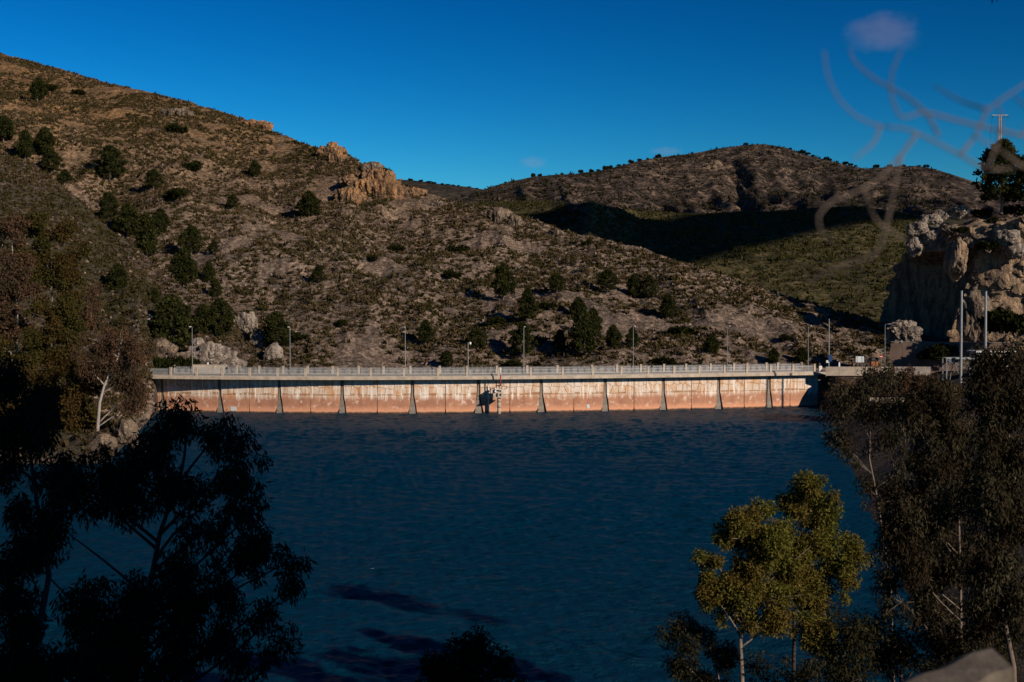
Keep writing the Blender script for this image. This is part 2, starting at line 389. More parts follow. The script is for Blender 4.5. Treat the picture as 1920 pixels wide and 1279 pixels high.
# olive valley slope behind
rv = [(500, 380, 760), (700, 374, 780), (870, 378, 800), (960, 377, 810), (1030, 377, 800), (1080, 384, 700), (1105, 380, 660), (1140, 388, 690), (1200, 398, 780), (1300, 402, 800), (1400, 397, 820), (1500, 392, 830), (1600, 387, 840), (1680, 396, 830), (1760, 410, 820), (1900, 420, 800), (2600, 440, 800)]
nd = {}
for px, py, D in rv:
    zs = at(px, py, D)[2]
    nd[px] = [(395, Z(6)), (450, Z(14)), (560, Z(14 + (zs - 14) * .36)), (D, Z(zs)), (D + 60, Z(zs - 14)), (D + 200, Z(zs - 60))]
def disp_v(X, D, t, px):
    env = np.clip((3.05 - t) * .8 + .12, .1, 1)
    return env * (9 * fbm(X / 110, D / 90, 0, 3, 21) + 2.0 * fbm(X / 22, D / 30, 0, 3, 22, True) + .9 * fbm(X / 6, D / 6, 0, 3, 23))
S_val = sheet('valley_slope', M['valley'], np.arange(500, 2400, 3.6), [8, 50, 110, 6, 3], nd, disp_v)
# far mountain
fm = [(500, 420, 1500), (700, 400, 1500), (800, 385, 1500), (860, 372, 1500), (910, 354, 1500), (940, 345, 1540), (1000, 331, 1600), (1040, 328, 1600), (1080, 326, 1620), (1130, 319, 1680), (1200, 301, 1750), (1250, 293, 1800), (1290, 289, 1800), (1350, 278, 1850), (1390, 272, 1850), (1430, 270, 1850), (1470, 277, 1850), (1520, 293, 1840), (1580, 308, 1820), (1620, 316, 1800), (1680, 312, 1800), (1720, 311, 1800), (1760, 320, 1800), (1840, 346, 1780), (1900, 362, 1780), (2600, 430, 1800)]
nd = {}
for px, py, D in fm:
    zs = at(px, py, D)[2]
    nd[px] = [(950, Z(50)), (1150, Z(82)), (D - 260, Z(82 + (zs - 82) * .42)), (D, Z(zs)), (D + 150, Z(zs - 40)), (D + 500, Z(zs * .4))]
def disp_f(X, D, t, px):
    env = np.clip((3.0 - t) * 1.3, 0, 1) * np.clip(t - .3, 0, 1)
    k = 19 * fbm(X / 48 + .15 * fbm(X / 200, D / 200, 0, 2, 5), D / 2400, 0, 3, 31, True)
    n = 26 * fbm(X / 260, D / 220, 0, 3, 32) * env
    q_ = (px + 22 * fbm(D / 160, X / 90, 0, 3, 36) + (D - 1700) * .03) / 52.; n = n + env * 9 * (2 * np.abs(q_ - np.floor(q_) - .5) - .5) * np.exp(-((px - 1430) / 170.) ** 2) * (.7 + .5 * fbm(X / 90, D / 200, 0, 2, 37))
    return n + k * env + (4 * fbm(X / 30, D / 25, 0, 4, 33)) * np.clip(env + .15, 0, 1)
S_far = sheet('far_mountain', M['mountain'], np.arange(500, 2400, 3.2), [6, 50, 120, 6, 4], nd, disp_f)
fr = [(300, 330, 2600), (640, 332, 2600), (740, 336, 2600), (775, 338, 2600), (830, 346, 2600), (880, 351, 2600), (910, 356, 2600), (960, 368, 2600), (1200, 420, 2600)]
nd = {px: [(1900, Z(60)), (2200, Z(at(px, py, D)[2] * .6)), (D, py), (D + 300, Z(80))] for px, py, D in fr}
S_fr = sheet('far_ridge', M['ridge'], np.arange(300, 1200, 5.), [6, 40, 6], nd, lambda X, D, t, px: np.clip((2.02 - t) * 1.5, .1, 1) * 14 * fbm(X / 120, D / 120, 0, 4, 41))
# near bank, right bank and the slope behind the camera
gx = np.arange(-130, 300, 1.6); gy = np.arange(-90, 262, 1.6); GX, GY = np.meshgrid(gx, gy)
front = np.interp(GY, [-60, -10, 0, 2, 5, 12, 20, 40, 58, 75], [28, 21, 18.35, 18.2, 17.2, 14.6, 12.0, 6.2, -.2, -3]) 
front = front - np.clip(-GX - 20, 0, 60) * .12 * np.clip((60 - GY) / 60, 0, 1)
shade_mound = 29 * np.exp(-((GX - 36) / 15) ** 4 - ((GY + 8) / 11) ** 2) + 18 * np.exp(-((GX - 76) / 26) ** 2 - ((GY + 8) / 14) ** 2)  # unseen rises added right of the camera to shade the foreground trees
xs = 9 + .21 * GY
right = np.minimum((GX - xs) * .38, 5.4 + np.clip(GX - xs - 18, 0, 60) * .25)
GZ = np.maximum(np.maximum(front + shade_mound * (GX > 0), right), -3.0)
GZ = GZ + .35 * fbm(GX / 6, GY / 6, 0, 4, 51) * np.clip(np.hypot(GX, GY) / 12 - .3, 0, 1)
# the terrace of the dam's right end
ter = (GY > 245) & (GX > 62)
GZ = np.where(ter, np.maximum(GZ, np.clip((GY - 246) * 1.6, 0, 6.2) * np.clip((GX - 61) / 2.5, 0, 1)), GZ)
idx = np.arange(GX.size).reshape(GX.shape)
Q = np.stack([idx[:-1, :-1], idx[:-1, 1:], idx[1:, 1:], idx[1:, :-1]], -1).reshape(-1, 4)
nb = obj('near_bank', mesh('near_bank', np.stack([GX, GY, GZ], -1).reshape(-1, 3), Q, True), M['bank']); nb['kind'] = 'structure'
def bankz(x, y):
    i = int(np.clip((y + 90) / 1.6, 0, len(gy) - 1)); j = int(np.clip((x + 130) / 1.6, 0, len(gx) - 1)); return float(GZ[i, j])
# far low ground so nothing ends in a void, and the lake
gm = MB(); gm.box((0, 2500, -6), (9000, 9000, .5)); g = gm.build('ground', M['valley']); g['kind'] = 'structure'
wy = np.concatenate([[-90, 0, 40], 56 * (258 / 56.) ** np.linspace(0, 1, 330)]); wu = np.concatenate([[-4, -1.2, -.6], np.linspace(-.42, .42, 620), [.6, 1.2, 4]])
WX = wu[None] * np.maximum(wy, 60)[:, None]; WY = wy[:, None] + 0 * WX; WZ = 0 * WX; wr = np.random.default_rng(3)
for lam in (.9, 1.1, 1.3, 1.6, 1.9, 2.3, 2.8, 3.5, 4.4):
    for _ in range(3):
        th_ = wr.normal(1.25, .55); k_ = 2 * math.pi / lam; ph = wr.random() * 6.28; a_ = .018 * lam ** .5
        WZ += a_ * (np.clip(np.sin(k_ * (WX * math.cos(th_) + WY * math.sin(th_)) + ph + 2.0 * fbm(WX / (lam * 4), WY / (lam * 4), 0, 2, int(lam * 10))), -1, 1))
WZ *= (.75 + .5 * fbm(WX / 30, WY / 16, 0, 3, 93)) * ((np.abs(WX) < .43 * np.maximum(WY, 60)) & (WY > 50))
idx = np.arange(WX.size).reshape(WX.shape); Q = np.stack([idx[:-1, :-1], idx[:-1, 1:], idx[1:, 1:], idx[1:, :-1]], -1).reshape(-1, 4)
wa = obj('lake_water', mesh('lake_water', np.stack([WX, WY, WZ], -1).reshape(-1, 3), Q, True), M['water']); wa['kind'] = 'structure'

# ------------------------------------------------------------------ scrub and loose stones (uncountable)
def scatter(S, n, pxlim, tlim, keep=None):
    V = S['V']; nr_, nc = V.shape[:2]
    js = np.where((S['px'][:-1] >= pxlim[0]) & (S['px'][:-1] <= pxlim[1]))[0]
    a = V[tlim[0]:tlim[1]][:, js]; b = V[tlim[0]:tlim[1]][:, js + 1]; c = V[tlim[0] + 1:tlim[1] + 1][:, js]
    ar = np.linalg.norm(np.cross(b - a, c - a), axis=-1).ravel(); ar /= ar.sum()
    k = rng.choice(len(ar), n, p=ar); u, v = rng.random((2, n, 1))
    P = a.reshape(-1, 3)[k] + u * (b - a).reshape(-1, 3)[k] + v * (c - a).reshape(-1, 3)[k]
    if keep is not None: P = P[keep(P)]
    return P
def tufts(P, size, nb, up=.55, flat=.8, wid=.42):
    "each tuft is nb pointed blades spreading from a root"
    n = len(P); s = size[:, None, None]
    d = rng.normal(size=(n, nb, 3)); d[..., 2] = np.abs(d[..., 2]) * flat + up; d /= np.linalg.norm(d, axis=-1, keepdims=True)
    L = (rng.random((n, nb, 1)) * .5 + .6)
    r0 = rng.normal(size=(n, nb, 3)) * np.array([.28, .28, .08]); 
    side = np.cross(d, rng.normal(size=(n, nb, 3))); side /= np.linalg.norm(side, axis=-1, keepdims=True)
    b = P[:, None] + r0 * s
    W = wid * s
    V = np.stack([b - side * W * .5, b + side * W * .5, b + d * L * s + side * W * .3, b + d * L * s - side * W * .2], 2).reshape(-1, 3)
    Q = np.arange(n * nb * 4).reshape(-1, 4)
    return V, Q
def stuff(name, V, Q, mat, label):
    o = obj(name, mesh(name, V, Q), mat); o['kind'] = 'stuff'; o['label'] = label; o['category'] = name.replace('_', ' '); return o
P = scatter(S_main, 36000, (-60, 1690), (3, 240))
P = P[fbm(P[:, 0] / 14, P[:, 1] / 14, 0, 3, 61) > -.28]
V, Q = tufts(P, .45 + .75 * rng.random(len(P)) ** 1.6, 9)
stuff('scrub', V, Q, M['scrub'], 'low dry scrub and grass tufts all over the sunlit brown hillside')
P = scatter(S_left, 6500, (-60, 560), (66, 250))
V, Q = tufts(P, .35 + .6 * rng.random(len(P)) ** 1.6, 9)
stuff('scrub', V, Q, M['scrub'], 'low grey brown scrub on the nearer left hillside')
P = scatter(S_left, 1500, (-60, 285), (5, 64))
V, Q = tufts(P, .3 + .6 * rng.random(len(P)) ** 1.6, 9)
stuff('bank_grass', V, Q, M['scrub'], 'dry grass and low growth on the left shore bank')
P = scatter(S_val, 12000, (860, 1720), (10, 166))
V, Q = tufts(P, .7 + 1.2 * rng.random(len(P)) ** 2, 6)
stuff('scrub', V, Q, M['scrub_olive'], 'olive green scrub covering the valley slope behind the dam hillside')
P = scatter(S_far, 7000, (700, 1780), (6, 176))
V, Q = tufts(P, 1.6 + 3.4 * rng.random(len(P)) ** 3, 5)
stuff('mountain_scrub', V, Q, M['bush_far'], 'sparse dark scrub speckling the far mountain')
def pebbles(P, size):
    ico = np.array([[1, 0, 0], [-1, 0, 0], [0, 1, 0], [0, -1, 0], [0, 0, 1], [0, 0, -1.]])
    T = np.array([[0, 2, 4], [2, 1, 4], [1, 3, 4], [3, 0, 4], [2, 0, 5], [1, 2, 5], [3, 1, 5], [0, 3, 5]])
    n = len(P); v = ico[None] * (.6 + .7 * rng.random((n, 6, 1))) * (size[:, None, None] * (np.array([1, .8, .6]) + .5 * rng.random((n, 1, 3))))
    a = rng.random(n) * 6.28; c, s = np.cos(a)[:, None], np.sin(a)[:, None]
    v = np.stack([v[..., 0] * c - v[..., 1] * s, v[..., 0] * s + v[..., 1] * c, v[..., 2]], -1) + P[:, None]
    return v.reshape(-1, 3), (T[None] + 6 * np.arange(n)[:, None, None]).reshape(-1, 3)
P = np.concatenate([scatter(S_main, 15000, (-60, 1690), (3, 240)), scatter(S_left, 2200, (-60, 285), (2, 60)), scatter(S_left, 1800, (-60, 560), (20, 250))])
P = P[fbm(P[:, 0] / 18, P[:, 1] / 18, 0, 3, 63) > -.2]
V, T = pebbles(P, .16 + .42 * rng.random(len(P)) ** 3)
stuff('loose_rocks', V, T, M['stone_bits'], 'pale loose stones strewn over the dry hillsides')

# ------------------------------------------------------------------ rocks
def ico(sub):
    import bmesh
    bm = bmesh.new(); bmesh.ops.create_icosphere(bm, subdivisions=sub, radius=1)
    V = np.array([v.co[:] for v in bm.verts]); T = np.array([[v.index for v in f.verts] for f in bm.faces]); bm.free(); return V, T
ICO = {k: ico(k) for k in (3, 4, 5, 6)}
def rock(name, c, r, mat, label, cat='rock', group=None, sub=5, seed=0, amp=.35, cell=1.6, ribs=0., parent=None, smooth=False):
    V, T = ICO[sub]; r = np.array(r, float); P = V * r
    q = P / r.mean() * cell + seed * 3.7
    f1, f2 = worley(q * np.array([1, 1, .6 if ribs else 1]), seed)
    rr_ = np.random.default_rng(seed + 500); pn = rr_.normal(size=(26, 3)); pn /= np.linalg.norm(pn, axis=1)[:, None]; ph = .72 + .30 * rr_.random(26)
    pol = np.minimum((ph[None] / np.clip(V @ pn.T, .05, None)).min(1), 1.25)
    d = (.25 + .75 * pol) + amp * .8 * (.9 * (.55 - f1) + .9 * np.clip(f2 - f1, 0, .16)) + amp * .8 * fbm(q[:, 0] * .7, q[:, 1] * .7, q[:, 2] * .7, 3, seed) + amp * .25 * fbm(q[:, 0] * 4, q[:, 1] * 4, q[:, 2] * 4, 3, seed + 2)
    if ribs: d = d + ribs * fbm(q[:, 0] * 2.2, q[:, 1] * 1.2, q[:, 2] * .25, 4, seed + 5, True)
    o = obj(name, mesh(name, P * d[:, None], T, smooth), mat, parent)
    if parent is None: o.location = tuple(c); tag(o, label, cat, group)
    else: o.location = tuple(c)
    return o
def rock_px(name, px, py, D, rx, rz, ry, mat, label, **k):
    c = at(px, py, D); s = D / FPX
    return rock(name, c, (rx * s, ry, rz * s), mat, label, **k)
# orange crags along the hillside skyline
def crag(px, py, rx, rz, label, mat='orange_rock', seed=1, ribs=.28, ry=None, sub=5, amp=.35, cell=2.0, back=0.0):
    p = locate(S_main, px, py, 242); D = p[1]; s = D / FPX
    c = at(px, py, D); c[1] += (ry or rx * s * .7) * (.25 + back)
    return rock('rock_crag', c, (rx * s, ry or rx * s * .7, rz * s), M[mat], label, 'rock crag', 'rock crags on the hillside', sub, seed, amp, cell, ribs)
crag(700, 362, 54, 40, 'large orange cliff band on the hillside shoulder, the widest rock face there', seed=3, sub=6, cell=2.6)
crag(655, 375, 26, 22, 'orange rock face at the lower left foot of the widest orange cliff', seed=5)
crag(622, 290, 26, 20, 'orange crag on the skyline above the wide orange cliff', seed=7)
crag(632, 303, 16, 17, 'small orange rock step just under the skyline crag', seed=8)
crag(775, 365, 24, 14, 'low orange rock rib right of the wide cliff beside the notch', seed=9)
crag(700, 322, 22, 14, 'scrubby rock shoulder on the skyline right of the orange crag', mat='brown_rock', seed=10)
crag(478, 236, 30, 10, 'thin orange rock ledge on the upper left skyline', seed=11)
crag(500, 243, 10, 8, 'bright orange end block of the upper left skyline ledge', seed=12)
crag(936, 412, 28, 20, 'isolated grey brown outcrop on the slope left of the shadowed hollow', mat='brown_rock', seed=13, ribs=.2, cell=2.4)
crag(965, 420, 16, 14, 'small tan rock leaning against the right of the isolated outcrop', mat='brown_rock', seed=14)
crag(820, 385, 18, 9, 'low brown rocks on the hillside crest right of the orange rib', mat='brown_rock', seed=15)
crag(330, 215, 30, 12, 'weathered brown rocks high on the left skyline slope', mat='brown_rock', seed=16)
crag(1045, 385 + 55, 16, 8, 'tiny pale rock at the crest beside the dark hollow', mat='brown_rock', seed=17)
# pale rocks at the left end of the dam
def lrock(px, py, rx, rz, D, label, mat='grey_rock', seed=1, sub=5, **k):
    return rock_px('rock_outcrop', px, py, D, rx, rz, rx * D / FPX * .6, M[mat], label, cat='rock outcrop', group='rock outcrops at the left end of the dam', seed=seed, sub=sub, **k)
lrock(392, 672, 46, 27, 255, 'broad cream rock outcrop behind the railing right of the first lamp post', seed=21, sub=6, cell=2.2, amp=.4)
lrock(372, 646, 14, 16, 257, 'pointed cream rock on top of the broad outcrop', seed=22)
lrock(437, 684, 26, 14, 253, 'rounded grey rock low at the right foot of the broad outcrop', seed=23)
lrock(466, 606, 19, 22, 272, 'pink grey rock knob on the ridge above the cream outcrop', seed=24)
lrock(488, 640, 18, 24, 264, 'upper slab of the steep grey rock rib left of the second lamp', seed=25)
lrock(512, 668, 20, 22, 257, 'lower slab of the steep grey rock rib left of the second lamp', seed=26)
lrock(300, 655, 34, 22, 256, 'crumbling brown rock face under the big pine, left of it', 'brown_rock', seed=27)
lrock(330, 672, 40, 12, 254, 'line of broken brown rocks under the big pine', 'brown_rock', seed=28, amp=.5, cell=3)
lrock(262, 600, 36, 14, 262, 'pale rock band on the slope above the rust coloured tree', seed=29)
lrock(196, 620, 16, 8, 262, 'small pale boulder on the slope left of the rust coloured tree', seed=30)
# shore rocks left
for k, (px, py, rx, rz, D, lb) in enumerate([(195, 830, 22, 16, 168, 'tan boulder at the foot of the pale gum trunk on the left shore'), (238, 812, 22, 20, 172, 'large grey boulder right of the pale gum trunk on the left shore'),
        (262, 835, 24, 14, 171, 'flat tan rock at the waterline right of the gum trunk'), (60, 850, 60, 9, 168, 'long tan rock shelf at the waterline on the far left'), (130, 828, 26, 12, 172, 'grey rounded boulder on the left shore between the shelf and the trunk'), (262, 775, 16, 20, 178, 'upright grey rock behind the left shore trees beside the dam')]):
    rock_px('shore_rock', px, py, D, rx, rz, rx * D / FPX * .7, M['brown_rock'], lb, cat='rock', group='rocks along the left shore', seed=40 + k, sub=4)

# ------------------------------------------------------------------ tower cliff on the right
def tower():
    lv = np.linspace(0, 1, 150); n = 400
    ring = np.array([(94.5, 257.5), (99, 254), (108, 251), (121, 248), (145, 246), (172, 252), (178, 266), (165, 274), (130, 273), (105, 278), (93, 284), (87.5, 282), (88.5, 274), (91, 265)]) * 1.17
    # close, resample
    rr = np.vstack([ring, ring[:1]]); s = np.concatenate([[0], np.cumsum(np.linalg.norm(np.diff(rr, axis=0), axis=1))])
    u = np.concatenate([np.linspace(0, s[3], 150, endpoint=False), np.linspace(s[3], s[10], 90, endpoint=False), np.linspace(s[10], s[-1], 160, endpoint=False)]); RX = np.interp(u, s, rr[:, 0]); RY = np.interp(u, s, rr[:, 1])
    cx, cy = 146, 310
    zt = 39.5 + (RX - 105) * .05                                       # rim height
    V = []
    for t in lv:
        k = 1 + .05 * (1 - t) ** 1.5 - .03 * max(0, t - .8) / .2
        x = cx + (RX - cx) * k; y = cy + (RY - cy) * k
        z = 3 + (zt - 3) * t
        V.append(np.stack([x, y, z], -1))
    # the left flank spreads towards its foot
    V = np.array(V)
    foot = (1 - lv)[:, None] ** 1.3 * np.clip((cx - 20 - V[..., 0]) / 20, 0, 1)
    V[..., 0] -= foot * 9.0
    # cap
    cap = []
    for k in (.93, .84, .72, .55, .35, .12):
        x = cx + (RX - cx) * k; y = cy + (RY - cy) * k
        cap.append(np.stack([x, y, zt + (1 - k) * 5 * (1 - .35 * (1 - k)) + 0 * x], -1))
    V = np.concatenate([V, np.array(cap)])
    m = len(V); P = V.reshape(-1, 3).copy()
    dirn = P - np.array([cx, cy, 0]); dirn[:, 2] = 0; dirn /= np.linalg.norm(dirn, axis=1)[:, None]
    q = P / 7.5
    f1, f2 = worley(q * (1, 1, .75), 5)
    g1, g2 = worley(P / 2.6, 9)
    d = 3.0 * (.5 - f1) + 2.6 * np.clip(f2 - f1, 0, .25) + 1.0 * (.5 - g1) + 1.6 * np.clip(g2 - g1, 0, .22) + .5 * fbm(P[:, 0] / 5, P[:, 1] / 5, P[:, 2] / 1.6, 3, 75, True) + 1.8 * fbm(P[:, 0] / 14, P[:, 1] / 14, P[:, 2] / 11, 4, 71) + .8 * fbm(P[:, 0] / 2.5, P[:, 1] / 2.5, P[:, 2] / 2.0, 3, 72)
    tt = np.repeat(np.concatenate([lv, np.ones(6)]), n)
    d = .45 * d + .55 * (np.round(d / 1.5) * 1.5)
    ta, tb2 = np.array([87.5, 282]) * 1.17, np.array([94.5, 257.5]) * 1.17; ab = tb2 - ta
    base2 = np.tile(np.stack([RX, RY], -1), (m, 1)); fr_ = ((base2 - ta) @ ab) / (ab @ ab); dist = np.abs((base2 - ta) @ np.array([ab[1], -ab[0]]) / np.linalg.norm(ab))
    hol = np.where((fr_ > 0) & (fr_ < 1) & (dist < 3), np.sin(np.pi * np.clip(fr_, 0, 1)) ** .6, 0) * np.clip((P[:, 2] - 6) / 4, 0, 1) * np.clip((33.5 - P[:, 2]) / 3, 0, 1)
    P[:, 0] += 13 * hol; P[:, 1] += 3 * hol
    P += dirn * (d * np.where(tt < 1, 1, .3) * (1 - .5 * hol))[:, None]
    P[:, 2] += np.where(tt >= .96, 1.3 * (.5 - f1) * 2 + .8 * (.5 - g1) * 2, 0)
    idx = np.arange(m * n).reshape(m, n); nx = np.roll(idx, -1, 1)
    Q = np.stack([idx[:-1], nx[:-1], nx[1:], idx[1:]], -1).reshape(-1, 4)
    P = np.vstack([P, [[cx, cy, 47]]]); T = np.stack([idx[-1], nx[-1], np.full(n, m * n)], -1)
    o = obj('rock_cliff', mesh('rock_cliff', P, [Q, T]), M['cliff'])
    tag(o, 'massive rock tower at the right end of the dam with a black shaded left face', 'cliff')
    return P[:-1].reshape(m, n, 3)
TW = tower()
bl = [(1720, 430, 20, 17, 311, 'leftmost round boulder on the rim of the right cliff'), (1742, 415, 20, 15, 312, 'second pale boulder from the left on the rim of the right cliff'), (1762, 404, 15, 12, 314, 'pale square boulder on the highest left part of the cliff rim'),
      (1795, 400, 22, 14, 314, 'knobbly grey boulder heap behind the cliff rim'), (1745, 442, 14, 10, 309, 'small pale boulder just below the rim boulders'), (1782, 432, 16, 12, 307, 'brown boulder on the ledge below the grey heap'),
      (1830, 455, 26, 16, 302, 'wide tan block on the ledge above the hanging rock'), (1888, 448, 24, 18, 296, 'pale split boulder near the right picture edge on the cliff rim'), (1905, 470, 22, 14, 294, 'tan boulder at the right picture edge under the split boulder'), (1715, 462, 14, 16, 310, 'grey rock tooth on the shaded left edge of the cliff')]
for k, (px, py, rx, rz, D, lb) in enumerate(bl):
    rock_px('boulder', px, py, D, rx, rz, rx * D / FPX * .9, M['grey_rock'] if k not in (5, 6) else M['brown_rock'], lb, cat='boulder', group='boulders on the rim of the right cliff', seed=60 + k, sub=4, cell=1.5, amp=.4)
rock_px('hanging_rock', 1792, 487, 297, 18, 37, 3.2, M['cliff'], 'sunlit tongue of rock hanging over the black cliff face', cat='hanging rock', seed=81, sub=5, ribs=.15)
rock_px('rock_outcrop', 1693, 626, 258, 30, 22, 3.0, M['grey_rock'], 'jagged pale outcrop on top of the left end of the retaining wall', cat='rock outcrop', seed=82, sub=5, amp=.55, cell=3.2)
rock_px('rock_outcrop', 1832, 600, 292, 26, 40, 2.5, M['brown_rock'], 'reddish brown rock rib at the foot of the cliff between the two steel poles', cat='rock outcrop', seed=83, sub=5, ribs=.3)
# rock abutment under the right end of the dam
rock('rock_abutment', at(1614, 750, 254), (7.0, 5.0, 4.6), M['brown_rock'], 'dark rock abutment carrying the right end of the dam above the water', 'rock abutment', None, 6, 91, .28, 2.4)
rock('rock_abutment', at(1675, 757, 246.5), (10, 6, 4.6), M['brown_rock'], 'brown rock slope under the parapet right of the dam end', 'rock abutment', None, 6, 92, .35, 2.8)
rock('rock_abutment', at(1742, 726, 243), (2.6, 2.4, 2.0), M['grey_rock'], 'pale block in the dark gap left of the steel frame', 'rock abutment', None, 4, 93, .4, 2.0)

# ------------------------------------------------------------------ the dam
LINE = np.linspace(205, 1556, 400)
LP = np.stack([(LINE - 960) / FPX * damD(LINE), damD(LINE)], -1)
def face_pt(px): D = float(damD(px)); return np.array([(px - 960) / FPX * D, D])
def normal(px):
    a, b = face_pt(px - 4), face_pt(px + 4); t = (b - a) / np.linalg.norm(b - a); return t, np.array([t[1], -t[0]])   # tangent (to +x), normal to the water
def over(px): return float(np.interp(px, [205, 290, 400, 520, 640, 800, 1560], [4.4, 3.6, 3.0, 2.4, 1.95, 1.75, 1.6]))
def sweep(mb, prof, px0, px1, n, useover=True):
    "prof: list of (offset toward water, z); closed loop"
    st = np.linspace(px0, px1, n); V = []
    for p in st:
        f = face_pt(p); t, nn = normal(p); o = over(p) if useover else 0
        for off, z in prof:
            q = f + nn * (off + (o if off > -50 else 0)); V.append([q[0], q[1], z])
    k = len(prof); Q = []
    for i in range(n - 1):
        for j in range(k):
            j2 = (j + 1) % k; Q.append([i * k + j, i * k + j2, (i + 1) * k + j2, (i + 1) * k + j])
    T = [[0, j + 1, j] for j in range(1, k - 1)] + [[(n - 1) * k, (n - 1) * k + j, (n - 1) * k + j + 1] for j in range(1, k - 1)]
    mb.add(V, Q, T)
mid = face_pt(880)
dam = thing('dam', 'long curved concrete dam with red brown stained facing and a road on its crest', 'dam', (mid[0], mid[1], 0))
inv = np.array([mid[0], mid[1], 0])
def damobj(name, mb, mat, parent=dam):
    mb.V = [np.asarray(v, float) - inv for v in mb.V]; return mb.build(name, mat, parent)
b_ = MB(); sweep(b_, [(-.62, -3), (-.62, 6.38), (-7.5, 6.38), (-7.5, -3)], 205, 1556, 60, False); damobj('core_wall', b_, M['dark_concrete'])
b_ = MB(); sweep(b_, [(0, 6.52), (0, 6.95), (-.05, 7.0), (-8.8, 7.0), (-8.8, 6.40), (-.25, 6.40), (-.25, 6.52)], 205, 1556, 80); damobj('deck_slab', b_, M['concrete'])
b_ = MB(); sweep(b_, [(.06, 6.42), (.06, 6.52), (-.3, 6.515), (-.3, 6.415)], 205, 1556, 80); damobj('drip_edge', b_, M['concrete'])
b_ = MB(); sweep(b_, [(-1.3, 7.004), (-1.3, 7.02), (-7.5, 7.02), (-7.5, 7.004)], 205, 1556, 80); damobj('road_surface', b_, M['asphalt'])
PIER = [303, 411, 523, 641, 773, 897, 1015, 1135, 1244, 1348, 1443]
SEAM = [250, 357, 467, 582, 707, 835, 956, 1076, 1189, 1297, 1396, 1482]
allb = sorted(PIER + SEAM + [212, 1535])
def clip(poly, n, c):
    out = []
    for i in range(len(poly)):
        a, b = poly[i], poly[(i + 1) % len(poly)]; da, db = a @ n - c, b @ n - c
        if da <= 0: out.append(a)
        if (da < 0) != (db < 0): out.append(a + (b - a) * (da / (da - db)))
    return out
nst = 0
for i in range(len(allb) - 1):
    p0, p1 = allb[i], allb[i + 1]; A, B = face_pt(p0), face_pt(p1); wv = B - A; W = np.linalg.norm(wv); wv /= W
    ang = math.atan2(wv[1], wv[0])
    def edge(p, fl):
        pr = p in PIER
        fl0 = fl * random.uniform(.85, 1.15)
        return [(.26 if pr else .03, 6.39), (.32 if pr else .03, 3.4), ((.55, 2.2) if pr else (.03, 1.0)), ((.90 if pr else .10) * fl0, .2), ((1.0 if pr else .12) * fl0, -2)]
    Lf = edge(p0, 1); Rt = edge(p1, 1)
    if p0 == PIER[10] or p0 == PIER[9]: pass
    poly = [(x, z) for x, z in Lf][::-1]; poly = [(x, z) for x, z in poly] + [(W - x, z) for x, z in Rt]
    pan = MB()
    # build as horizontal strips so that the flares stay planar
    nz = len(Lf)
    V = [];
    for y in (0, .5):
        for k in range(nz): V += [[Lf[k][0], y, Lf[k][1]], [W - Rt[k][0], y, Lf[k][1] if True else Rt[k][1]]]
    o2 = 2 * nz; Qp = []
    for k in range(nz - 1):
        a, b, c, d = 2 * k, 2 * k + 1, 2 * k + 3, 2 * k + 2
        Qp += [[a, d, c, b], [a + o2, b + o2, c + o2, d + o2], [a, a + o2, d + o2, d], [b, c, c + o2, b + o2]]
    Qp += [[0, 1, 1 + o2, o2], [2 * nz - 2, 2 * nz - 2 + o2, 2 * nz - 1 + o2, 2 * nz - 1]]
    pan.add(V, Qp)
    po = pan.build('wall_panel', M['wall_mortar'], dam); po.location = (A[0] - inv[0], A[1] - inv[1], 0); po.rotation_euler = (0, 0, ang)
    # irregular facing stones on the upper half, smooth render slabs below
    x0, x1 = max(Lf[0][0], Lf[1][0]) + .04, W - max(Rt[0][0], Rt[1][0]) - .04
    nx_, nz_ = max(2, round((x1 - x0) / 1.45)), 2
    pts = []
    for a in range(nx_):
        for c in range(nz_):
            pts.append(((x0 + (a + .5 + .25 * (c - .5)) * (x1 - x0) / nx_) + random.uniform(-.33, .33), 3.55 + (c + .5) * 2.84 / nz_ + random.uniform(-.35, .35)))
    pts = np.array(pts)
    for k in range(len(pts)):
        poly = [np.array(q) for q in ((x0, 3.40 + random.uniform(-.02, .45)), (x1, 3.40 + random.uniform(-.02, .45)), (x1, 6.36), (x0, 6.36))]
        for l in range(len(pts)):
            if l == k: continue
            n = pts[l] - pts[k]; ln = np.linalg.norm(n); n = n / ln; poly = clip(poly, n, (pts[k] + pts[l]) @ n / 2 - .05)
            if len(poly) < 3: break
        if len(poly) < 3: continue
        s_ = MB(); m_ = len(poly); y0 = -.02 - random.uniform(0, .035); c_ = sum(poly) / m_
        inn = [c_ + (q - c_) * .94 for q in poly]
        V = [[q[0], -.002, q[1]] for q in poly] + [[q[0], y0, q[1]] for q in inn]
        s_.add(V, [[j, (j + 1) % m_, (j + 1) % m_ + m_, j + m_] for j in range(m_)], [[m_, m_ + j, m_ + j + 1] for j in range(1, m_ - 1)])
        so = s_.build('stone', M['wall'], po); nst += 1
    # lower slab: the smooth stained render
    s_ = MB(); zl = [(3.36, 1), (2.2, 2), (.2, 3), (-2, 4)]
    V = []
    def xe(E, z): return float(np.interp(z, [e[1] for e in E][::-1], [e[0] for e in E][::-1]))
    for y in (-.035, -.002):
        for z in (3.36, 2.2, 1.0, .2, -2): V += [[xe(Lf, z) + .02, y, z], [W - xe(Rt, z) - .02, y, z]]
    Qp = []
    for k in range(4):
        a, b, c, d = 2 * k, 2 * k + 1, 2 * k + 3, 2 * k + 2; Qp += [[a, d, c, b], [a, a + 10, d + 10, d], [b, c, c + 10, b + 10]]
    Qp += [[0, 1, 11, 10]]
    s_.add(V, Qp); s_.build('render_coat', M['wall'], po)
